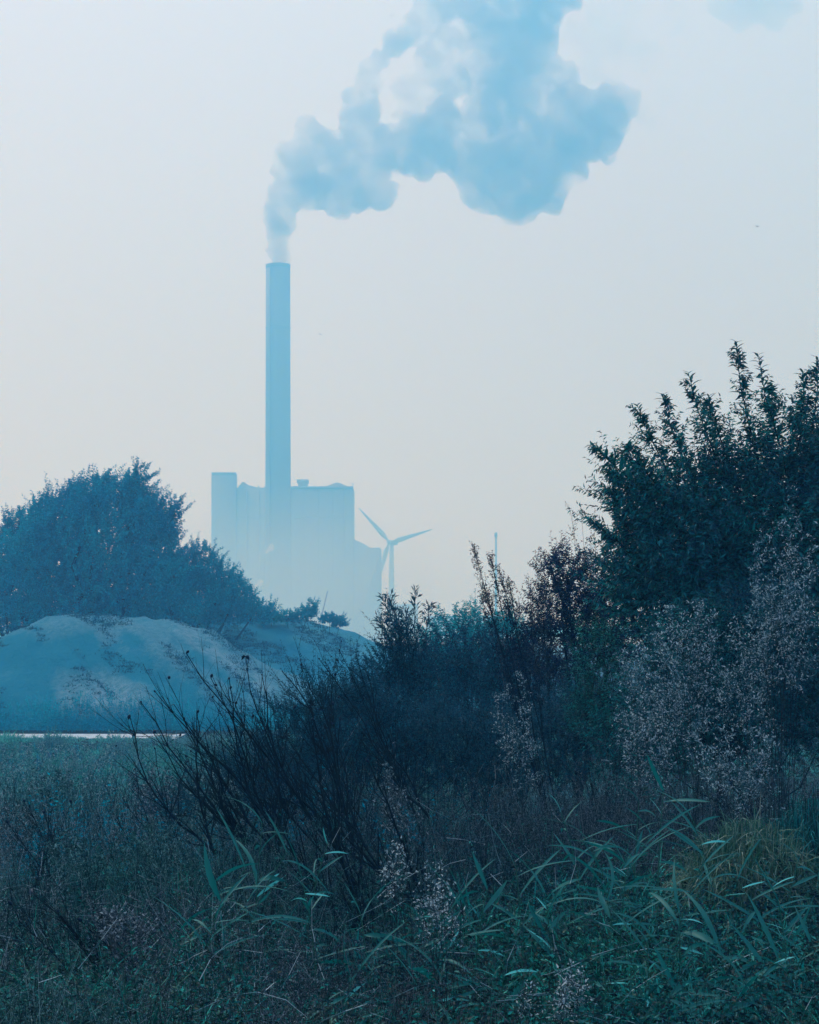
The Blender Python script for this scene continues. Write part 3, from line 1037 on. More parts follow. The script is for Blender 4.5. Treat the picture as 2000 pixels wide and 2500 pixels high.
def leaf_mesh(name, L, W, mat, fold=0.3, droop=0.25, segs=3, twist=0.0):
    """one pointed leaf with a folded midrib, base at the origin, pointing along +x"""
    g = Geo()
    V, fs = [], []
    for k in range(segs + 1):
        t = k / segs
        w = W * 0.5 * (math.sin(math.pi * min(1, 0.08 + 0.92 * t)) ** 0.8)
        z = -droop * L * t * t
        x = L * (t - 0.25 * droop * t * t)
        if k == segs:
            V.append((x, 0, z))
        else:
            tw = twist * t
            V += [(x, w * math.cos(tw), z + w * fold + w * math.sin(tw)), (x, 0, z), (x, -w * math.cos(tw), z + w * fold - w * math.sin(tw))]
    for k in range(segs - 1):
        a = 3 * k
        fs += [(a, a + 1, a + 4), (a, a + 4, a + 3), (a + 1, a + 2, a + 5), (a + 1, a + 5, a + 4)]
    a = 3 * (segs - 1)
    fs += [(a, a + 1, a + 3), (a + 1, a + 2, a + 3)]
    g.add(np.array([V]), fs)
    return g.mesh(name, mat)


def frame_euler(xdir, up):
    from mathutils import Matrix
    x = Vector(xdir).normalized()
    y = Vector(up).cross(x)
    if y.length < 1e-4:
        y = Vector((0, 1, 0))
    y.normalize()
    z = x.cross(y)
    return Matrix((x, y, z)).transposed().to_euler()


WL = [leaf_mesh('willow_leaf', 0.10, 0.028, M['willow'], droop=0.35, segs=3), leaf_mesh('willow_leaf', 0.085, 0.026, M['willow'], droop=0.15, segs=3)]
willow = bpy.data.objects['tall_willow_shrub']
wl_ = willow.location
rng = R_(31)
SHOOTS = [(1500, 1112, 1600, 1215), (1797, 832, 1835, 1060), (1850, 862, 1905, 1090), (1680, 908, 1745, 1110), (1617, 962, 1665, 1110), (1555, 987, 1625, 1140), (1440, 1086, 1560, 1190),
          (1480, 1152, 1580, 1225), (1476, 1196, 1570, 1260), (1995, 872, 1980, 1060), (1960, 905, 1950, 1060), (1730, 965, 1770, 1100), (1885, 940, 1900, 1080), (1530, 1090, 1600, 1180)]
side_g, side_s = Geo(), Geo()
for (tx, ty, bx0, by0) in SHOOTS:
    d0 = 16 + rng.uniform(-0.35, 0.35)
    A, B = at(bx0, by0, d0), at(tx, ty, d0 + rng.uniform(-0.1, 0.1))
    mid = (A + B) / 2 + np.array([0.03 * np.sign(bx0 - tx + 0.1) * -1, 0, 0.03])
    pts = [A, A * 0.45 + mid * 0.55, mid, mid * 0.45 + B * 0.55 + [0, 0, 0.008], B]
    g = Geo(); path_sticks(g, pts, 0.006, 0.0015, 4)
    br = g.build('shoot', M['bark'], willow)
    # leafy side sprigs thicken the shoot towards its base
    ns = 16
    q = rng.random(ns) ** 1.2 * 0.8
    S = np.array([np.array([np.interp(a, np.linspace(0, 1, 5), np.array(pts)[:, c]) for c in range(3)]) for a in q])
    Dm = nrm(B - A)
    DD = nrm(Dm[None] * 0.9 + rdir(rng, ns) * 0.75)
    leafy(side_g, side_s, S, DD, (0.24 * (1.0 - 0.75 * q)) * (0.6 + 0.7 * rng.random(ns)), rng.normal(size=(ns, 3)) * 0.12, 16, 0.07, 0.020, rng, 0.9, 0.5, 0.0015)
    k = 44
    for i in range(k):
        t = (i + 0.5) / k
        f = t * 4
        a = min(3, int(f))
        P = pts[a] + (pts[a + 1] - pts[a]) * (f - a)
        T = nrm(pts[a + 1] - pts[a])
        ph = i * 2.4 + rng.uniform(-0.3, 0.3)
        side = np.array([math.cos(ph), math.sin(ph), 0.0])
        side = nrm(side - T * side.dot(T))
        D = nrm(T * 0.55 + side * 0.8 + np.array([0, 0, -0.25 + 0.3 * t]))
        lo = child('leaf', WL[i % 2], br, P - np.array(wl_), frame_euler(D, (side[0] * 0.2, side[1] * 0.2, 1)), (1.45 - 0.65 * t) * rng.uniform(0.75, 1.2))

side_g.build('side_foliage', M['willow'], willow)['kind'] = 'stuff'
side_s.build('side_twigs', M['bark'], willow)['kind'] = 'stuff'

make_bush('dark_blue_shrub', 'dense dark blue shrub with rounded purplish top, left of the tall willow shrub', 'shrub',
          [(1385, 1400, 48, 46), (1345, 1385, 30, 26), (1440, 1460, 90, 80), (1370, 1490, 80, 70), (1500, 1540, 120, 90), (1420, 1590, 140, 90), (1340, 1600, 90, 80)],
          18.5, 1420, M['purple_shrub'], 900, 0.22, 24, 0.05, 0.015, 22, up=0.8, ang=1.1, droop=0.3, r0=0.03, rs=0.002)
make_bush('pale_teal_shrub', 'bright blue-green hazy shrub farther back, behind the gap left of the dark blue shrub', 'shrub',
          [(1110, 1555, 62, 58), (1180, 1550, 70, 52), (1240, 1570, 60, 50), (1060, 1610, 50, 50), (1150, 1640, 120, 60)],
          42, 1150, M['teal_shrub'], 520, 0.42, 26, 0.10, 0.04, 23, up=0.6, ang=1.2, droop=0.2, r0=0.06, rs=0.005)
make_bush('rounded_dark_shrub', 'rounded dark shrub with small leaves in front of the bright blue-green shrub', 'shrub',
          [(1130, 1630, 110, 90), (1220, 1640, 110, 80), (1050, 1690, 100, 80), (1290, 1690, 120, 80), (1170, 1760, 180, 90)],
          23, 1170, M['blue_shrub'], 1250, 0.30, 26, 0.05, 0.018, 24, up=0.7, ang=1.1, droop=0.25, kd=0.9, r0=0.04, rs=0.003)
make_bush('spiky_shrub', 'upright dark shrub with spiky leafless tops standing right of the mound against the far shed', 'shrub',
          [(975, 1580, 42, 55), (950, 1640, 55, 60), (1010, 1650, 60, 50), (960, 1710, 90, 70), (900, 1740, 80, 60)],
          20, 975, M['blue_shrub'], 620, 0.26, 22, 0.045, 0.014, 25, up=1.0, ang=0.8, droop=0.1, kd=0.9, r0=0.03, rs=0.003, lean=(-0.1, 0, 0))
sp = bpy.data.objects['spiky_shrub']
rng = R_(44)
for (tx, ty, bx0, by0, w) in ((952, 1452, 985, 1600, 1.0), (1012, 1438, 1020, 1620, 0.8), (935, 1460, 975, 1560, 0.5), (990, 1485, 1000, 1600, 0.5), (1048, 1478, 1035, 1600, 0.45), (925, 1510, 965, 1600, 0.5), (965, 1490, 985, 1600, 0.8)):
    A, B = at(bx0, by0, 20), at(tx, ty, 20 + rng.uniform(-0.2, 0.2))
    pts = np.array([A + (B - A) * t + np.array([rng.normal() * 0.012, 0, 0]) for t in np.linspace(0, 1, 7)])
    g = Geo(); path_sticks(g, pts, 0.007 * w + 0.002, 0.0015, 4)
    n = 80
    tt = rng.random(n)
    S = A + (B - A) * tt[:, None]
    D = nrm(nrm(B - A)[None] * 0.8 + rdir(rng, n) * 0.8)
    sticks(g, S, S + D * (0.05 + 0.07 * (1 - tt))[:, None], 0.0018, 0.0008, 3)
    leaves(g, S + D * 0.03, D, 0.07, 0.016, rng)
    g.build('upright_branch', M['blue_shrub'], sp)
make_bush('dark_twiggy_shrub', 'wide dark navy thicket in the middle, between the bare branches and the right-hand shrubs', 'shrub',
          [(880, 1800, 130, 110), (1000, 1830, 150, 120), (1130, 1860, 170, 110), (860, 1700, 60, 60), (820, 1900, 140, 80), (1280, 1850, 160, 110), (1420, 1800, 120, 120), (740, 1860, 110, 90), (660, 1930, 100, 80), (800, 1760, 60, 70)],
          17, 1020, M['blue_shrub'], 2300, 0.26, 24, 0.042, 0.014, 26, up=0.9, ang=1.0, droop=0.15, kd=0.8, r0=0.012, rs=0.0022, lean=(-0.15, 0, 0))
make_bush('fine_twigged_thicket', 'loose fine-leaved navy thicket behind the bare branches, left of the wide thicket', 'shrub',
          [(690, 1800, 80, 70), (620, 1880, 90, 70), (760, 1720, 60, 60), (540, 1950, 90, 60), (800, 1830, 80, 80), (700, 1960, 120, 70), (450, 1990, 70, 40)],
          14.5, 680, M['blue_shrub'], 750, 0.26, 16, 0.032, 0.010, 29, up=1.0, ang=0.8, droop=0.0, kd=0.9, r0=0.015, rs=0.0018, lean=(-0.4, 0, 0))
make_bush('feathery_green_shrub', 'feathery brighter green shrub in the middle of the right-hand bushes', 'shrub',
          [(1460, 1600, 50, 60), (1470, 1700, 60, 80), (1440, 1760, 50, 60)],
          15.5, 1470, M['grass'], 380, 0.22, 26, 0.045, 0.006, 27, up=0.8, ang=0.8, droop=0.4, r0=0.012, rs=0.002)
make_bush('right_edge_shrub', 'dark green leafy shrub filling the right edge below the tall willow shrub', 'shrub',
          [(1960, 1620, 120, 140), (1880, 1720, 130, 120), (2020, 1780, 120, 120), (1780, 1790, 140, 120), (1640, 1740, 130, 130), (1560, 1830, 130, 110), (1700, 1600, 120, 110), (1850, 1560, 120, 120)],
          14.8, 1850, M['willow'], 2400, 0.24, 24, 0.045, 0.013, 28, up=0.7, ang=1.1, droop=0.35, kd=0.7, r0=0.012, rs=0.002)

# ------------------------------------------------------------------ seed stalks and pale seed heads
def stalk_plant(name, label, tips, d, base_px, base_py, seed, mat_s, mat_h, head_n, head_r, sprig=0.10, part='seed_head', r=0.004, cat='weed', group=None, flat=0.6, ns=14, reach=0.45):
    """stems run from the base to each tip; each carries a sprig of fine seeds"""
    rng = R_(seed)
    b = at(base_px, base_py, d)
    b[2] = max(b[2], float(ground_z(b[0], d)))
    e = empty(name, (b[0], b[1], float(ground_z(b[0], d))), label, cat, group)
    gs = Geo()
    for (tx, ty) in tips:
        dd = d + rng.uniform(-0.25, 0.25)
        T = at(tx, ty, dd)
        B = np.array([b[0], b[1], float(ground_z(b[0], d))]) + rng.normal(size=3) * [0.04, 0.04, 0]
        m = B * 0.5 + T * 0.5 + rng.normal(size=3) * 0.03
        path_sticks(gs, [B, m, T], r, r * 0.35, 4)
        D0 = nrm(T - m)
        gh = Geo()
        t = rng.random(ns)
        S = m + (T - m) * (reach + (1 - reach) * t)[:, None]
        D = nrm(D0[None] * 0.9 + rdir(rng, ns) * flat)
        L = sprig * (1.15 - 0.75 * t)
        E = S + D * L[:, None]
        sticks(gs if mat_s is not M['bark'] else gh, S, E, 0.0012, 0.0006, 3)
        k = max(2, head_n // ns)
        q = rng.random((ns, k, 1))
        P = (S[:, None] * (1 - q) + E[:, None] * q + rng.normal(size=(ns, k, 3)) * head_r * 0.6).reshape(-1, 3)
        leaves(gh, P, nrm(rdir(rng, len(P)) + D0 * 0.5), head_r * (0.4 + 1.6 * rng.random(len(P)) ** 2), head_r * 0.55, rng, fold=0.3)
        gh.build(part, mat_h, e)['kind'] = 'stuff'
    gs.build('stem', mat_s, e)
    return e


# mugwort-like spike leaning left beside the thin tower
stalk_plant('leaning_seed_stalk', 'tall brown-black seed stalk leaning left, its tip just left of the thin tower', [(1158, 1342), (1200, 1370), (1222, 1400), (1245, 1430), (1182, 1430)], 15.0, 1375, 1750, 61, M['bark'], M['pod'], 900, 0.017, 0.24, part='seed_spike', r=0.006, flat=0.38, ns=46, reach=0.1)
stalk_plant('leaning_seed_stalk', 'shorter dark seed stalks right below the leaning spike, fanning out towards the gap', [(1265, 1455), (1292, 1480), (1178, 1468), (1240, 1480), (1312, 1500)], 15.3, 1380, 1760, 62, M['bark'], M['pod'], 420, 0.016, 0.18, part='seed_spike', r=0.004, flat=0.5, ns=28, reach=0.2)
stalk_plant('wispy_seed_stalk', 'open wispy dark seed stalks between the dark blue and the tall willow shrub', [(1392, 1245), (1420, 1262), (1450, 1258), (1478, 1290), (1400, 1300), (1440, 1320)], 17.0, 1500, 1700, 63, M['bark'], M['pod'], 260, 0.018, 0.22, part='seed_spike', r=0.003, flat=0.7, ns=24, reach=0.2)
stalk_plant('wispy_seed_stalk', 'wispy dark seed stalks in the gap left of the dark blue shrub', [(1308, 1350), (1320, 1400), (1300, 1440), (1290, 1415), (1340, 1460), (1335, 1420)], 17.0, 1370, 1750, 64, M['bark'], M['pod'], 260, 0.017, 0.2, part='seed_spike', r=0.003, flat=0.8, ns=24, reach=0.2)

PALE = [
    ('pale grey seed heads high at the right edge in front of the tall willow shrub', 12.5, 1900, 1750, [(1880, 1200), (1920, 1190), (1860, 1260), (1905, 1260), (1945, 1240), (1960, 1290), (1880, 1310), (1930, 1330), (1845, 1330), (1990, 1260)]),
    ('pale grey seed heads at the right edge, just below the highest pale heads', 12.6, 1940, 1850, [(1830, 1390), (1880, 1400), (1930, 1390), (1970, 1380), (1840, 1440), (1925, 1440), (1985, 1430)]),
    ('dense clump of pale lavender seed heads below the dark hollow of the tall willow shrub', 12.2, 1700, 1950, [(1630, 1480), (1670, 1465), (1710, 1475), (1600, 1520), (1650, 1530), (1690, 1520), (1735, 1510), (1560, 1560), (1620, 1590), (1680, 1590), (1740, 1570), (1520, 1600), (1590, 1640), (1650, 1650)]),
    ('clump of white-tipped seed heads just right of the dense lavender clump', 12.4, 1800, 1950, [(1800, 1510), (1840, 1500), (1790, 1560), (1835, 1560), (1870, 1545), (1770, 1600), (1820, 1620), (1860, 1600)]),
    ('sparse pale seed heads low in front of the right-hand bushes, above the brownish grass hummock', 11.5, 1800, 2050, [(1770, 1780), (1840, 1790), (1880, 1800), (1800, 1830), (1860, 1840), (1740, 1820), (1700, 1770)]),
    ('pale seed heads in the middle of the right-hand bushes beside the feathery green shrub', 13.5, 1570, 1980, [(1540, 1640), (1570, 1690), (1530, 1740), (1600, 1740), (1560, 1800), (1620, 1800), (1660, 1720)]),
    ('lavender-grey seed heads just left of the feathery green shrub', 14.5, 1300, 1980, [(1240, 1680), (1270, 1650), (1225, 1730), (1290, 1720), (1250, 1770), (1300, 1790), (1210, 1700)]),
    ('pink-grey upright seed heads left of centre between the bare branches', 11.8, 990, 2150, [(940, 1885), (985, 1940), (955, 1950)]),
]
for i, (lab, d, bx0, by0, tips) in enumerate(PALE):
    stalk_plant('pale_seed_plant', lab, tips, d, bx0, by0, 70 + i, M['pale_stem'], M['dry'] if i == 7 else M['pale_seed'], int(300 + 60 * (i % 3)), 0.016 + 0.002 * (i % 2), 0.14 + 0.03 * (i % 3), flat=1.4, r=0.0025, ns=18 + 3 * (i % 3), reach=0.3)
WEEDS = [
    ('twiggy grey dry weed just left of the bare dark shrub, pale sprays at its top', 13.0, 540, 2150, [(500, 1890), (530, 1880), (560, 1900), (480, 1925), (520, 1930), (575, 1935), (550, 1960)]),
    ('grey-mauve dry weed clump in the left foreground under the far-left stems', 10.5, 190, 2350, [(130, 2080), (165, 2050), (200, 2060), (240, 2090), (155, 2120), (215, 2130), (260, 2140)]),
    ('grey-mauve dry weed clump between the left reeds and the left clump', 10.8, 380, 2330, [(330, 2040), (360, 2020), (400, 2030), (430, 2060), (350, 2090), (400, 2100), (300, 2075)]),
    ('dry weed clump with arched sprays at the left edge of the view', 12.5, 20, 2200, [(-20, 1960), (15, 1940), (50, 1970), (30, 2010), (75, 2000), (-10, 2030)]),
    ('dry weed clump below the right end of the pale path, lighter than its neighbours', 17.0, 380, 2080, [(330, 1900), (370, 1880), (410, 1895), (350, 1935), (395, 1940), (430, 1930)]),
    ('low pale dry weed in the lower left, nearest the camera', 8.6, 300, 2480, [(240, 2250), (275, 2230), (310, 2240), (345, 2270), (290, 2290), (330, 2310)]),
    ('dry weed clump in front of the left field, behind the far-left stems', 20.0, 120, 2060, [(70, 1900), (100, 1880), (140, 1890), (170, 1910), (110, 1930), (150, 1940)]),
]
for i, (lab, d, bx0, by0, tips) in enumerate(WEEDS):
    stalk_plant('dry_weed_plant', lab, tips, d, bx0, by0, 170 + i, M['dry'], M['dry'], 330, 0.016 * max(1, d / 12), 0.17 * max(1, d / 13), flat=1.2, r=0.003, ns=22, reach=0.25, part='seed_spray')

stalk_plant('white_flower_cluster', 'bright white flower cluster in the middle of the foreground, larger of the two there', [(1040, 2110), (1075, 2105), (1065, 2150), (1080, 2135), (1050, 2170), (1025, 2190), (1075, 2165), (1060, 2200)], 8.0, 1060, 2440, 81, M['pale_stem'], M['white_flower'], 90, 0.014, 0.07, flat=1.4, r=0.002, part='flower_head', cat='flowers')
stalk_plant('white_flower_cluster', 'small white flower cluster up and left of the larger one in the foreground centre', [(960, 2055), (975, 2070), (945, 2085), (960, 2110), (985, 2045), (935, 2100)], 8.2, 980, 2420, 82, M['pale_stem'], M['white_flower'], 60, 0.013, 0.07, flat=1.4, r=0.002, part='flower_head', cat='flowers')
stalk_plant('white_flower_cluster', 'white flower cluster near the bottom edge right of centre', [(1395, 2350), (1370, 2370), (1420, 2375), (1385, 2400), (1410, 2410), (1365, 2420), (1430, 2400), (1350, 2440), (1375, 2460)], 7.3, 1390, 2490, 83, M['pale_stem'], M['white_flower'], 80, 0.014, 0.07, flat=1.4, r=0.002, part='flower_head', cat='flowers')
stalk_plant('white_flower_cluster', 'faint small white flowers at the bottom edge left of the brighter cluster', [(1285, 2420), (1295, 2450), (1275, 2440), (1300, 2400)], 7.4, 1290, 2490, 84, M['pale_stem'], M['white_flower'], 50, 0.012, 0.05, flat=1.1, r=0.002, part='flower_head', cat='flowers')
stalk_plant('white_flower_cluster', 'loose white flowers below the larger foreground cluster, fading into dark stems', [(1110, 2195), (1105, 2230), (1125, 2215), (1030, 2255), (1090, 2260)], 8.0, 1100, 2460, 85, M['pale_stem'], M['white_flower'], 40, 0.012, 0.05, flat=1.1, r=0.002, part='flower_head', cat='flowers')

# ------------------------------------------------------------------ bare branches with seed pods, left of centre
def grow(rng, p, d, L, r, depth, segs, tips, lean, spread_=0.45, kids=(2, 4)):
    n = max(3, int(L / 0.07))
    pts = [p]
    for i in range(n):
        d = nrm(d + rng.normal(size=3) * [0.10, 0.06, 0.08] + lean * 0.05)
        p = p + d * (L / n)
        pts.append(p)
    r1 = r * 0.45
    rr = np.linspace(r, r1, n + 1)
    P = np.array(pts)
    segs.append((P[:-1], P[1:], rr[:-1], rr[1:]))
    if depth == 0:
        tips.append((pts[-1], d))
        return
    for k in range(rng.integers(kids[0], kids[1] + 1)):
        t = rng.uniform(0.3, 0.98)
        i = int(t * n)
        dd = nrm(d + np.array([rng.normal() * spread_, rng.normal() * spread_ * 0.7, rng.normal() * spread_ * 0.6 + 0.12]))
        grow(rng, pts[i], dd, L * rng.uniform(0.35, 0.62), rr[i] * 0.55, depth - 1, segs, tips, lean, spread_, kids)
    tips.append((pts[-1], d))


PODM = []
for q in range(2):
    g = Geo()
    lathe(g, [(0.0015, 0), (0.007, 0.006), (0.0085, 0.013), (0.006, 0.02), (0.0015, 0.024)], 0, 0, 6)
    PODM.append(g.mesh('seed_pod', M['pod']))
WITHER = leaf_mesh('withered_leaf', 0.05, 0.02, M['pod'], fold=0.6, droop=0.5, segs=3, twist=0.6)


def bare_shrub(label, d, base, targets, seed, r=0.009, pods=14, depth=2, name='bare_shrub'):
    rng = R_(seed)
    bx_, by_ = base
    b = at(bx_, by_, d)
    gz = float(ground_z(b[0], d))
    b[2] = max(gz, b[2])
    e = empty(name, (b[0], b[1], gz), label, 'shrub')
    all_t = []
    for (tx, ty) in targets:
        T = at(tx, ty, d + rng.uniform(-0.4, 0.4))
        L = np.linalg.norm(T - b)
        segs, tips = [], []
        b2 = b + np.array([rng.uniform(-0.28, 0.28), rng.uniform(-0.2, 0.2), 0])
        D = nrm(T - b2)
        n = 10
        sag = np.array([rng.normal() * 0.04, 0, rng.uniform(-0.10, 0.01)]) * L
        kink = np.cumsum(rng.normal(size=(n, 3)) * 0.012 * L, 0)
        kink -= np.linspace(0, 1, n)[:, None] * kink[-1]
        pts = [b2 + (T - b2) * t + sag * 4 * t * (1 - t) + kink[i] * (0 < t < 1) for i, t in enumerate(np.linspace(0, 1, n))]
        P = np.array(pts)
        rr = np.linspace(r, 0.0022, n)
        segs.append((P[:-1], P[1:], rr[:-1], rr[1:]))
        for k in range(16):
            i = rng.integers(1, n - 1)
            dd = nrm(D + np.array([rng.normal() * 0.42, rng.normal() * 0.3, rng.normal() * 0.35 + 0.2]))
            grow(rng, pts[i], dd, L * rng.uniform(0.14, 0.3), rr[i] * 0.6, depth - 1, segs, tips, D)
        tips.append((pts[-1], D))
        g = Geo()
        for s in segs:
            sticks(g, *s, 4)
        br = g.build('branch', M['bark'], e)
        sel = [tips[-1]] + [tips[i] for i in rng.choice(len(tips), min(len(tips), pods), replace=False)]
        for (p, dd) in sel:
            m = PODM[rng.integers(2)] if rng.random() < 0.75 else WITHER
            nm = 'seed_pod' if m is not WITHER else 'withered_leaf'
            child(nm, m, br, p - np.array([b[0], b[1], gz]), (rng.uniform(-1, 1), rng.uniform(-1, 1), rng.uniform(0, 6)), rng.uniform(0.5, 1.2))
    return e


bare_shrub('bare dark shrub with seed pods, long branches reaching up in front of the sandy mound', 11.5, (800, 2120),
           [(455, 1595), (600, 1602), (515, 1655), (560, 1660), (690, 1640), (640, 1650), (735, 1625), (575, 1720)], 91, pods=3)
bare_shrub('low bare shrub with branches fanning left across the pale path, dark pods at their tips', 11.2, (640, 2080),
           [(316, 1745), (345, 1716), (380, 1690), (425, 1720), (375, 1790), (450, 1760), (500, 1790), (480, 1740)], 92, pods=2)
bare_shrub('bare dark branches crossing the middle, thick stems leaning to the upper left', 10.6, (1010, 2290),
           [(700, 1800), (760, 1760), (830, 1760), (640, 1880), (720, 1900), (900, 1860)], 93, r=0.013, pods=3)
bare_shrub('fine-twigged bare shrub left of the spiky shrub, its arching tips over the mound foot', 13.5, (960, 2000),
           [(870, 1600), (830, 1590), (780, 1610), (805, 1640), (900, 1650), (860, 1660)], 94, r=0.006, pods=2)
bare_shrub('thin dark weed stems rising at the far left in front of the field', 12.0, (150, 2330),
           [(20, 2010), (60, 1960), (110, 1985), (175, 1960), (130, 2040)], 95, r=0.005, pods=1)
bare_shrub('thin dark stems between the pale path and the low bare shrub', 14.0, (420, 2150),
           [(330, 1880), (380, 1830), (300, 1950), (455, 1850), (250, 1900)], 96, r=0.005, pods=1)
bare_shrub('dark thin branches low at the left edge, fanning up to the left', 8.8, (330, 2480),
           [(30, 2210), (80, 2180), (140, 2230), (200, 2250), (10, 2300)], 97, r=0.006, pods=1)

# ------------------------------------------------------------------ reeds in the foreground: each plant a thing, each big leaf a part
RL = []
for (L, W, dr, sg, tw) in ((0.30, 0.022, 0.12, 6, 0.5), (0.34, 0.020, 0.45, 7, -0.9), (0.22, 0.022, 0.05, 5, 0.2), (0.30, 0.016, 0.8, 7, 1.0), (0.18, 0.016, 0.25, 5, -0.5), (0.26, 0.028, 0.3, 6, 1.4), (0.38, 0.014, 0.25, 7, 0.3), (0.14, 0.018, 0.5, 5, 1.2)):
    RL.append(leaf_mesh('reed_leaf', L, W, M['reed'], fold=0.45, droop=dr, segs=sg, twist=tw))
RLP = [leaf_mesh('pale_reed_leaf', 0.15, 0.015, M['reed_pale'], fold=0.3, droop=0.3, segs=5, twist=0.8),
       leaf_mesh('pale_reed_leaf', 0.11, 0.013, M['reed_pale'], fold=0.3, droop=0.1, segs=4, twist=0.3)]


def reed(px, py, d, seed, label, lean=None, k=6, pale=0.12, group='reeds growing through the foreground undergrowth'):
    """px, py: where the top of the stem shows"""
    rng = R_(seed)
    T = at(px, py, d)
    if lean is None:
        lean = rng.normal() * 0.25
    b = np.array([T[0] - lean * 0.5, d + rng.uniform(-0.1, 0.1), 0])
    b[2] = float(ground_z(b[0], d))
    H = max(0.3, T[2] - b[2])
    e = empty('reed', b, label, 'reed', group)
    pts = np.array([b + np.array([(T[0] - b[0]) * t * t, (T[1] - b[1]) * t, H * t]) for t in np.linspace(0, 1, 6)])
    g = Geo()
    path_sticks(g, pts, 0.0045, 0.0018, 5)
    g.build('stem', M['reed_stem'], e)
    for i in range(k):
        t = 1 - 0.62 * i / k * (0.9 + 0.2 * rng.random())
        f = t * 5
        a = min(4, int(f))
        P = pts[a] + (pts[a + 1] - pts[a]) * (f - a)
        ph = (0 if i % 2 else math.pi) + rng.normal() * 0.75
        el = rng.uniform(-0.25, 1.0) if i else 1.1
        D = np.array([math.cos(ph) * math.cos(el), math.sin(ph) * math.cos(el) * 0.8, math.sin(el)])
        pl = rng.random() < pale
        m = RLP[rng.integers(2)] if pl else RL[rng.integers(8)]
        o = child('leaf', m, e, P - b, frame_euler(D, (rng.normal() * 0.5, -0.35, 1)), rng.uniform(0.75, 1.15))
        if pl:
            o['label'] = 'pale bleached leaf'


REEDS = [
    (640, 2010, 9.4, 'reed at the left of the patch under the bare branches, tallest there'),
    (600, 2120, 9.0, 'reed with near-horizontal leaves left of the centre foreground'),
    (700, 2080, 9.3, 'reed in the shade of the thick bare stems, left of centre'),
    (740, 2160, 8.8, 'reed just right of the near-horizontal leaves in the left reed patch'),
    (800, 2060, 9.5, 'reed directly under the fork of the thick bare stems'),
    (880, 2230, 8.6, 'reed leaning right below the small white flower cluster'),
    (540, 2200, 8.6, 'leftmost reed of the foreground, low among dark weeds'),
    (1190, 2170, 8.8, 'reed with a long blade pointing left across the dark centre'),
    (1260, 2120, 9.0, 'reed with pale upper leaves just right of the centre foreground'),
    (1330, 2180, 8.8, 'reed with long blades under the upright forked pair, right of centre'),
    (1370, 1985, 9.8, 'reed whose upright top leaf is highest in the middle of the right reed patch'),
    (1440, 2060, 9.4, 'reed left of the pale bright leaf in the right reed patch'),
    (1480, 2180, 9.0, 'reed with broad arching blades in the centre of the right reed patch'),
    (1530, 2120, 9.2, 'reed with a broad upright leaf in the right reed patch'),
    (1590, 2040, 9.5, 'reed beside the small bright vertical leaf in the right reed patch'),
    (1620, 1930, 9.9, 'reed high at the top of the right reed patch with leaves reaching right'),
    (1560, 1960, 9.9, 'reed with a long blade rising right above the reed patch'),
    (1690, 2000, 9.7, 'reed left of the brownish grass hummock'),
    (1720, 2100, 9.2, 'reed at the left rim of the dark hollow'),
    (1800, 2150, 9.0, 'reed arching over the dark hollow on the right'),
    (1900, 2200, 8.7, 'reed right of the dark hollow'),
    (1950, 2100, 9.1, 'reed near the right edge above the dark grass'),
    (1660, 2230, 8.6, 'reed with parallel blades sweeping up right below the reed patch'),
    (1580, 2300, 8.3, 'reed low in front of the parallel blades'),
    (1760, 2330, 8.2, 'reed in the lower right with short bent leaves'),
    (1900, 2340, 8.1, 'upright reed with a pale thick stem in the lower right corner area'),
    (1980, 2300, 8.3, 'reed cut by the right edge of the view, low down'),
    (1150, 2270, 8.5, 'reed with drooping leaves left of the bottom white cluster'),
    (1080, 2390, 8.0, 'reed with hooked leaf near the bottom edge left of the white cluster'),
    (1230, 2370, 8.1, 'reed with pale twisted leaves just left of the bottom white cluster'),
    (1480, 2390, 8.0, 'reed just right of the bottom white cluster'),
    (1030, 2470, 7.8, 'reed at the bottom edge near the middle'),
    (1650, 2430, 7.9, 'reed at the bottom edge, between the white cluster and the right corner'),
    (1820, 2450, 7.8, 'reed at the bottom edge in the right corner'),
    (860, 2410, 8.0, 'reed at the bottom left of centre beside a pale leaning stem'),
    (1120, 2210, 8.8, 'reed with a blue blade slanting down right in the dark centre'),
]
for i, (px, py, d, lab) in enumerate(REEDS):
    reed(px, py, d, 200 + i, lab, k=9)

# ------------------------------------------------------------------ undergrowth nobody could count
def lumps(x, d):
    return 0.72 + 0.34 * np.sin(x * 2.1 + 1.3 * np.sin(d * 0.9)) * np.sin(d * 1.1 + x * 0.6) + 0.22 * np.sin(x * 5.3 + d * 2.2) * np.sin(d * 2.9 - x)


def scatter(rng, n, px0, px1, d0, d1, power=1.0):
    u = rng.random(n)
    d = d0 * (d1 / d0) ** (u ** power)
    px = px0 + (px1 - px0) * rng.random(n)
    x = (px - 1000) / F * d
    return x, d, px


def cap_height(px, d, x, h):
    """left of the bushes the field stays low enough to leave the path in sight"""
    lo = EYE - np.interp(d, [6, 8, 10, 12, 20, 30, 45, 60, 70], [0.180, 0.152, 0.110, 0.090, 0.074, 0.0645, 0.0610, 0.0592, 0.0585]) * d - ground_z(x, d)
    hi = EYE - np.interp(d, [6, 8, 10, 12, 14, 16, 20], [0.185, 0.165, 0.125, 0.090, 0.06, 0.04, 0.02]) * d - ground_z(x, d)
    w = np.clip((px - 500) / 350.0, 0, 1)
    lim = lo * (1 - w) + hi * w
    return np.minimum(h, np.maximum(lim, 0.04) * (0.75 + 0.35 * np.random.default_rng(1).random(len(h))))


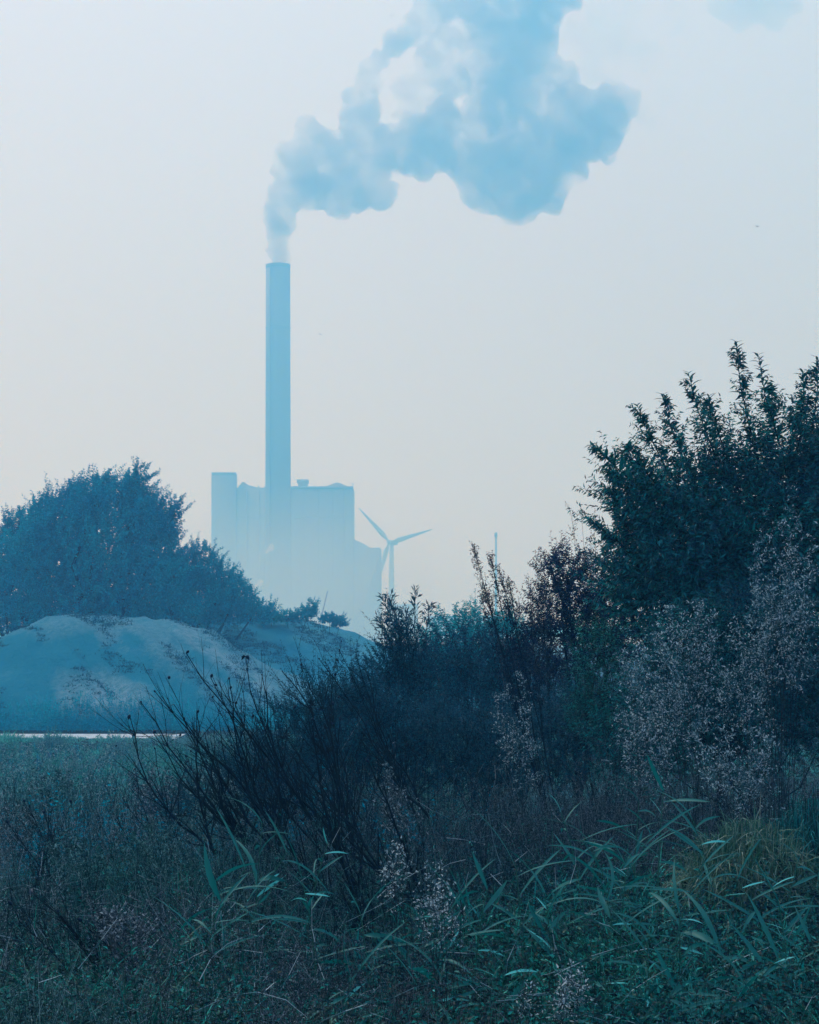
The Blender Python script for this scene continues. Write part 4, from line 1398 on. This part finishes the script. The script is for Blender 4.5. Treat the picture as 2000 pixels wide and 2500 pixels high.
def fuzz(name, n, px0, px1, d0, d1, h0, h1, mat, seed, sprigs=9, specks=9, sl=0.16, ss=0.012, lean=(0, 0), power=1.0, hfun=None):
    rng = R_(seed)
    x, d, px = scatter(rng, n, px0, px1, d0, d1, power)
    h = h0 + (h1 - h0) * rng.random(n) ** 1.3
    if hfun is not None:
        h = h * hfun(px, d)
    h = cap_height(px, d, x, h * 1.2) * np.clip(lumps(x, d), 0.3, 1.15)
    z = ground_z(x, d)
    B = np.stack([x, d, z], 1)
    T = B + np.stack([rng.normal(size=n) * 0.32 * h + lean[0] * h, rng.normal(size=n) * 0.1 * h, h], 1)
    sc = np.clip(d / 13.0, 0.8, 3.0)
    g = Geo()
    M_ = (B + T) / 2 + rng.normal(size=(n, 3)) * (0.05 * h)[:, None]
    sticks(g, B, M_, 0.002 * sc, 0.0016 * sc, 3)
    sticks(g, M_, T, 0.0016 * sc, 0.0008 * sc, 3)
    t = 0.15 + 0.85 * rng.random((n, sprigs, 1))
    S = B[:, None] * (1 - t) + T[:, None] * t
    axis = nrm(T - B)
    D = nrm(axis[:, None] * 0.7 + rdir(rng, n * sprigs).reshape(n, sprigs, 3) * 0.9)
    L = (sl * (1.3 - 0.8 * t) * np.minimum(1, h[:, None, None] / 0.5) * (0.6 + 0.8 * rng.random((n, sprigs, 1))))
    E = S + D * L
    scf = np.repeat(sc, sprigs)
    sticks(g, S.reshape(-1, 3), E.reshape(-1, 3), 0.0011 * scf, 0.0006 * scf, 3)
    q = rng.random((n, sprigs, specks, 1))
    P = (S[:, :, None] * (1 - q) + E[:, :, None] * q + rng.normal(size=(n, sprigs, specks, 3)) * 0.008).reshape(-1, 3)
    scs = np.repeat(sc, sprigs * specks)
    leaves(g, P, nrm(rdir(rng, len(P)) + [0, 0, 0.3]), ss * scs * (0.6 + 0.9 * rng.random(len(P))), ss * 0.4 * scs, rng)
    o = g.build(name, mat)
    props(o, kind='stuff')
    return o


def tufts(name, n, px0, px1, d0, d1, L0, L1, W, mat, seed, per=12, droop=0.5, up=1.0, power=1.0, segs=4, spread_=0.5, where=None):
    rng = R_(seed)
    x, d, px = scatter(rng, n, px0, px1, d0, d1, power)
    if where is not None:
        m = where(px, d, rng)
        x, d, px = x[m], d[m], px[m]
        n = len(x)
    L = L0 + (L1 - L0) * rng.random(n)
    L = cap_height(px, d, x, L * 1.15) * np.clip(lumps(x + 3.0, d), 0.4, 1.1)
    z = ground_z(x, d)
    B = np.stack([x, d, z], 1)
    P = np.repeat(B, per, 0) + rng.normal(size=(n * per, 3)) * [0.05, 0.05, 0.0]
    D = nrm(rdir(rng, n * per) * spread_ + [0, 0, up])
    LL = np.repeat(L, per) * (0.5 + 0.8 * rng.random(n * per))
    sc = np.repeat(np.clip(d / 12.0, 0.8, 3.0), per)
    g = Geo()
    blades(g, P, D, LL, W * sc * (0.6 + 0.8 * rng.random(n * per)), rng, droop * (0.4 + 1.2 * rng.random(n * per)), segs)
    o = g.build(name, mat)
    props(o, kind='stuff')
    return o


left_h = lambda px, d: np.where(px < 900, 1.0, 1.25)
fuzz('dry_weeds', 2400, -250, 1050, 9.5, 34, 0.5, 1.45, M['dry'], 301, sprigs=9, specks=8, hfun=left_h)
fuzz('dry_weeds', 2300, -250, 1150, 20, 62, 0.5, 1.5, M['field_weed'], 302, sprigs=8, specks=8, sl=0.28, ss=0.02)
fuzz('dry_weeds', 1200, 1500, 3200, 16, 40, 0.6, 1.6, M['dry'], 307, sprigs=8, specks=7, sl=0.25, ss=0.016)
fuzz('dry_weeds', 900, -250, 800, 6.3, 10, 0.45, 1.0, M['dry'], 306, sprigs=8, specks=7)
fuzz('dark_weeds', 1500, 600, 1500, 9.5, 19, 0.7, 1.5, M['dry_dark'], 303, sprigs=9, specks=8)
fuzz('dark_weeds', 1500, 1150, 3100, 11, 16, 0.7, 1.5, M['dry_dark'], 304, sprigs=9, specks=8)
fuzz('dark_weeds', 380, 300, 1250, 6.5, 9.5, 0.4, 0.9, M['dry_dark'], 305, sprigs=8, specks=7)
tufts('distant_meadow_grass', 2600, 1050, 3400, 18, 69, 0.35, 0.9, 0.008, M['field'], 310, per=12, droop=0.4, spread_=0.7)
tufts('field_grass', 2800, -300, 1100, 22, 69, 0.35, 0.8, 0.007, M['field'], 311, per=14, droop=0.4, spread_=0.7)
tufts('undergrowth_grass', 1300, -250, 900, 6, 22, 0.3, 0.75, 0.006, M['grass'], 312, per=14, droop=0.5, spread_=0.7)
tufts('undergrowth_grass', 5000, 700, 3100, 5.8, 12.5, 0.3, 0.75, 0.008, M['grass'], 313, per=16, droop=0.6, spread_=0.95)
tufts('broad_grass', 1900, 450, 3100, 6.0, 10.5, 0.35, 0.7, 0.014, M['grass'], 316, per=9, droop=0.6, segs=5, spread_=1.0)
tufts('broad_grass', 420, -250, 500, 6.0, 8.5, 0.3, 0.6, 0.010, M['grass'], 317, per=10, droop=0.6, segs=5, spread_=1.0)
tufts('reed_grass', 420, 1000, 2200, 6.5, 11, 0.55, 0.95, 0.015, M['reed'], 314, per=7, droop=0.45, segs=5, spread_=0.85)
tufts('reed_grass', 160, 480, 950, 7.5, 10, 0.5, 0.85, 0.014, M['reed'], 315, per=6, droop=0.4, segs=5, spread_=0.9)
tufts('dead_grass', 130, -200, 2200, 6.2, 12, 0.3, 0.75, 0.004, M['pale_seed'], 318, per=3, droop=0.7, segs=5, spread_=1.3)
# upright dark twigs and dry stems standing above the weeds
rng = R_(320)
g = Geo()
for q in range(650):
    x, d, px = scatter(rng, 1, -220, 1300, 8.5, 30)
    h = float(cap_height(px, d, x, np.array([1.3]))[0]) * rng.uniform(0.8, 1.22)
    k = max(1.0, float(d[0]) / 13)
    p = np.array([x[0], d[0], float(ground_z(x[0], d[0]))])
    dr = nrm(np.array([rng.normal() * 0.22 - 0.1, rng.normal() * 0.15, 1.0]))
    pts = [p]
    for j in range(6):
        dr = nrm(dr + rng.normal(size=3) * 0.09)
        pts.append(pts[-1] + dr * h / 6)
    path_sticks(g, pts, 0.0026 * k, 0.0009 * k, 3)
    for j in range(rng.integers(2, 7)):
        i0 = rng.integers(2, 6)
        dd = nrm(dr + rng.normal(size=3) * 0.55 + [0, 0, 0.2])
        a = pts[i0]
        b = a + dd * h * rng.uniform(0.08, 0.25)
        c_ = b + nrm(dd + [0, 0, 0.5]) * h * rng.uniform(0.03, 0.12)
        path_sticks(g, [a, b, c_], 0.0013 * k, 0.0006 * k, 3)
props(g.build('weed_twigs', M['bark']), kind='stuff')
# fallen and leaning dead stalks, crooked
rng = R_(319)
g = Geo()
for q in range(170):
    x, d, px = scatter(rng, 1, -200, 2200, 6.8, 15)
    h = float(cap_height(px, d, x, np.array([0.9]))[0])
    p = np.array([x[0], d[0], float(ground_z(x[0], d[0])) + h * rng.uniform(0.2, 0.7)])
    dr = nrm(np.array([rng.normal(), rng.normal() * 0.4, rng.uniform(0.0, 0.9)]))
    pts = [p]
    for k in range(6):
        dr = nrm(dr + rng.normal(size=3) * 0.22 + [0, 0, -0.06])
        pts.append(pts[-1] + dr * rng.uniform(0.05, 0.12))
    path_sticks(g, pts, 0.0022, 0.0008, 3)
props(g.build('dead_stalks', M['dry_grass_stem'] if 'dry_grass_stem' in M else M['pale_seed']), kind='stuff')
# leafy herbs low down
def herbs(name, n, px0, px1, d0, d1, L0, L1, mat, seed, k=18, ll=0.035, lw=0.014):
    rng = R_(seed)
    x, d, px = scatter(rng, n, px0, px1, d0, d1)
    S = np.stack([x, d, ground_z(x, d) + 0.02], 1)
    D = nrm(rdir(rng, n) * 0.35 + [0, 0, 1])
    L = cap_height(px, d, x, L0 + (L1 - L0) * rng.random(n))
    g = Geo()
    leafy(g, g, S, D, L, rng.normal(size=(n, 3)) * 0.1, k, ll, lw, rng, 1.1, 0.2, 0.002)
    o = g.build(name, mat)
    props(o, kind='stuff')


herbs('leafy_undergrowth', 2000, -250, 3100, 6, 14, 0.3, 0.8, M['herb'], 321)
herbs('leafy_undergrowth', 450, 900, 2250, 6, 11, 0.3, 0.7, M['herb'], 323, k=16, ll=0.05, lw=0.02)
herbs('leafy_undergrowth', 1500, -300, 1150, 14, 60, 0.4, 0.9, M['far_tree'], 322, k=16, ll=0.07, lw=0.03)

# grass hummocks at the right
def hummock(label, px, py, d, rx, rz, mat, seed, n=520):
    rng = R_(seed)
    c = at(px, py, d)
    gz = float(ground_z(c[0], d))
    e = empty('grass_hummock', (c[0], d, gz), label, 'grass hummock')
    g = Geo()
    a = rng.random(n * 4) * 2 * math.pi
    r = np.sqrt(rng.random(n * 4))
    hh = (c[2] - gz) * (1 - 0.6 * r ** 2)
    P = np.stack([c[0] + rx * r * np.cos(a), d + rx * 0.7 * r * np.sin(a), gz + hh * rng.uniform(0.45, 0.9, n * 4)], 1)
    D = nrm(np.stack([np.cos(a) * 0.7 * r, np.sin(a) * 0.7 * r, np.full(n * 4, 0.7)], 1) + rng.normal(size=(n * 4, 3)) * 0.6)
    blades(g, P, D, 0.10 + 0.22 * rng.random(n * 4), 0.004, rng, 0.9 * rng.random(n * 4) + 0.2, 4)
    o = g.build('grass_blades', mat, e)
    o['kind'] = 'stuff'
    # core of matted stems under the blades
    g = Geo()
    m = 700
    a = rng.random(m) * 2 * math.pi
    r = np.sqrt(rng.random(m)) * 0.9
    B = np.stack([c[0] + rx * r * np.cos(a), d + rx * 0.6 * r * np.sin(a), np.full(m, gz)], 1)
    T = B + np.stack([rng.normal(size=m) * 0.05, rng.normal(size=m) * 0.05, (c[2] - gz) * (1 - 0.6 * r ** 2) * 0.95], 1)
    sticks(g, B, T, 0.003, 0.0015, 3)
    g.build('matted_stems', mat, e)['kind'] = 'stuff'


M['dry_grass'] = plant_mat('dry_grass', [(0.002, 0.07, 0.055), (0.008, 0.14, 0.10), (0.06, 0.20, 0.15), (0.30, 0.38, 0.34)], rough=0.5)
hummock('brownish dry grass hummock at the right, above the dark hollow', 1830, 1985, 11.0, 0.42, 0.3, M['dry_grass'], 331)
hummock('green grass hummock at the right edge beside the brownish one', 1985, 1930, 11.2, 0.34, 0.3, M['grass'], 332)

# scrub and tufts on the mounds
def mound_tufts(name, n, fz, x0, x1, y0, y1, mat, seed, L=0.25, W=0.03, per=8, cond=None):
    rng = R_(seed)
    x = rng.uniform(x0, x1, n)
    y = rng.uniform(y0, y1, n)
    nz = fbm(x * 0.55 + y * 0.3, y * 0.16, 0.9, 4.2, 3)
    m = nz > 0.06
    x, y = x[m], y[m]
    z = fz(x, y)
    k = z > 0.15
    x, y, z = x[k], y[k], z[k]
    n = len(x)
    P = np.repeat(np.stack([x, y, z], 1), per, 0) + rng.normal(size=(n * per, 3)) * [0.12, 0.12, 0.0]
    g = Geo()
    leaves(g, P, nrm(rdir(rng, n * per) * 0.8 + [0, 0, 0.6]), L * (0.5 + rng.random(n * per)), W * (0.6 + 0.8 * rng.random(n * per)), rng)
    props(g.build(name, mat), kind='stuff')


mound_tufts('mound_scrub', 9000, mound1, -24, 1, 75, 92, M['blue_shrub'], 341, 0.11, 0.035)
mound_tufts('mound_scrub', 5200, mound2, -14, 5, 93, 113, M['blue_shrub'], 342, 0.13, 0.045)
rng = R_(344)
n = 2600
x = rng.uniform(-26, 0, n); y = rng.uniform(72.6, 76.8, n)
S = np.stack([x, y, np.maximum(mound1(x, y), 0.02)], 1)
hh = (0.35 + 0.75 * rng.random(n)) * (0.55 + 0.6 * np.clip(fbm(x, y * 0, 0.35, 6.6, 2) + 0.5, 0, 1.3))
g = Geo()
leafy(g, g, S, nrm(rdir(rng, n) * 0.3 + [0, 0, 1]), hh, rng.normal(size=(n, 3)) * 0.1, 14, 0.12, 0.05, rng, 1.0, 0.1, 0.006)
props(g.build('roadside_scrub', M['far_tree']), kind='stuff')

for (lab, px, py, w, h, d, sd) in (
        ('grey-green field bush at the far left edge, its top against the pale path', 40, 1845, 34, 46, 60, 401),
        ('dusky field bush interrupting the left part of the pale path', 128, 1825, 26, 40, 63, 402),
        ('low green field bush just below the middle of the pale path', 300, 1850, 40, 34, 56, 403),
        ('dark green field bush where the bare branches cross the end of the pale path', 470, 1830, 46, 40, 58, 404),
        ('broad scruffy field bush below the left part of the path, nearer than the others', 170, 1900, 60, 36, 46, 405),
        ('scruffy green field bush between the path end and the navy thicket', 570, 1830, 60, 56, 52, 406)):
    make_bush('field_bush', lab, 'bush', [(px, py, w, h), (px - w * 0.6, py + h * 0.6, w * 0.8, h * 0.7), (px + w * 0.6, py + h * 0.5, w * 0.8, h * 0.7)], d, px,
              M['field'], 150, 0.3, 20, 0.08, 0.03, sd, up=1.0, ang=0.9, r0=0.02, rs=0.005, group='bushes scattered in the field')

# ragged verge grass along the near side of the path
rng = R_(345)
n = 1500
x = rng.uniform(-26, -4, n); y = rng.uniform(66.0, 68.9, n)
hh = 0.06 + 0.75 * np.clip(fbm(x, y * 0, 0.6, 2.2, 3) + 0.3, 0, 0.8) * rng.random(n)
P = np.repeat(np.stack([x, y, ground_z(x, y)], 1), 8, 0) + rng.normal(size=(n * 8, 3)) * [0.05, 0.05, 0]
g = Geo()
blades(g, P, nrm(rdir(rng, n * 8) * 0.5 + [0, 0, 1]), np.repeat(hh, 8) * (0.5 + 0.8 * rng.random(n * 8)), 0.022, rng, 0.3, 3)
props(g.build('verge_grass', M['field']), kind='stuff')

# small things
e = empty('marker_block', at(187, 1712, 79.5) * [1, 1, 0] + [0, 0, float(mound1(np.array([[(187 - 1000) / F * 79.5]]), np.array([[79.5]]))[0, 0])], 'small sandy-coloured block on the lower slope of the mound at the left', 'marker')
c = at(187, 1712, 79.5)
g = Geo(); zb = e.location.z
box(g, c[0] - 0.09, c[0] + 0.09, 79.4, 79.6, c[2] - 0.09, c[2] + 0.10); g.build('block', M['marker'], e)
g = Geo(); sticks(g, [[c[0], 79.5, zb - 0.1]], [[c[0], 79.5, max(c[2], zb + 0.02)]], 0.03, 0.03, 6); g.build('post', M['bark'], e)
c = at(326, 1792, 69.0)
e = empty('field_post', (c[0], 69.0, 0), 'short dark post standing at the edge of the pale path', 'post')
g = Geo(); sticks(g, [[c[0], 69, 0]], [[c[0], 69, c[2]]], 0.045, 0.04, 8)
sticks(g, [[c[0], 69, c[2]]], [[c[0], 69, c[2] + 0.03]], 0.055, 0.055, 8); g.build('post_shaft', M['bark'], e)


def bird(label, px, py, d, span, tilt):
    c = at(px, py, d)
    e = empty('bird', c, label, 'bird')
    g = Geo()
    V = []
    for t, r in ((-0.5, 0.02), (-0.3, 0.12), (0, 0.17), (0.3, 0.12), (0.48, 0.05), (0.56, 0.01)):
        for k in range(6):
            a = k * math.pi / 3
            V.append((t * span * 0.5, r * span * 0.45 * math.cos(a), r * span * 0.45 * math.sin(a)))
    fs = []
    for i in range(5):
        for k in range(6):
            j = (k + 1) % 6
            fs += [(i * 6 + k, i * 6 + j, i * 6 + 6 + j), (i * 6 + k, i * 6 + 6 + j, i * 6 + 6 + k)]
    g.add(np.array([V]) + np.array(c), fs)
    g.build('body', M['pod'], e, origin=c)
    for s in (-1, 1):
        g = Geo()
        W = [(0.12, 0, 0), (-0.12, 0, 0), (0.05, 0.25 * s, 0.12), (-0.16, 0.25 * s, 0.12), (-0.12, 0.5 * s, 0.16), (-0.2, 0.52 * s, 0.15)]
        W = [(a * span, b * span, c_ * span) for a, b, c_ in W] + [(a * span, b * span, (c_ - 0.015) * span) for a, b, c_ in W]
        f2 = [(0, 2, 3), (0, 3, 1), (2, 4, 5), (2, 5, 3), (6, 9, 8), (6, 7, 9), (8, 11, 10), (8, 9, 11), (0, 6, 8), (0, 8, 2), (2, 8, 10), (2, 10, 4), (4, 10, 11), (4, 11, 5), (1, 3, 9), (1, 9, 7), (3, 5, 11), (3, 11, 9)]
        g.add(np.array([W]) + np.array(c), f2)
        g.build('wing', M['pod'], e, origin=c)
    e.rotation_euler = (0.25, -tilt, 0.6)


bird('small dark bird flying high at the right of the sky', 1850, 553, 160, 0.42, 0.45)
bird('tiny pale bird in the sky just right of the chimney', 783, 816, 400, 0.8, 0.6)

#HAZE
g = Geo()
box(g, -900, 900, -60, 1000, -3.0, 300.0)
hz = g.build('haze', volume_mat('haze_volume', HAZE_DENSITY, HAZE_COLOR, 0.25))
props(hz, kind='stuff')
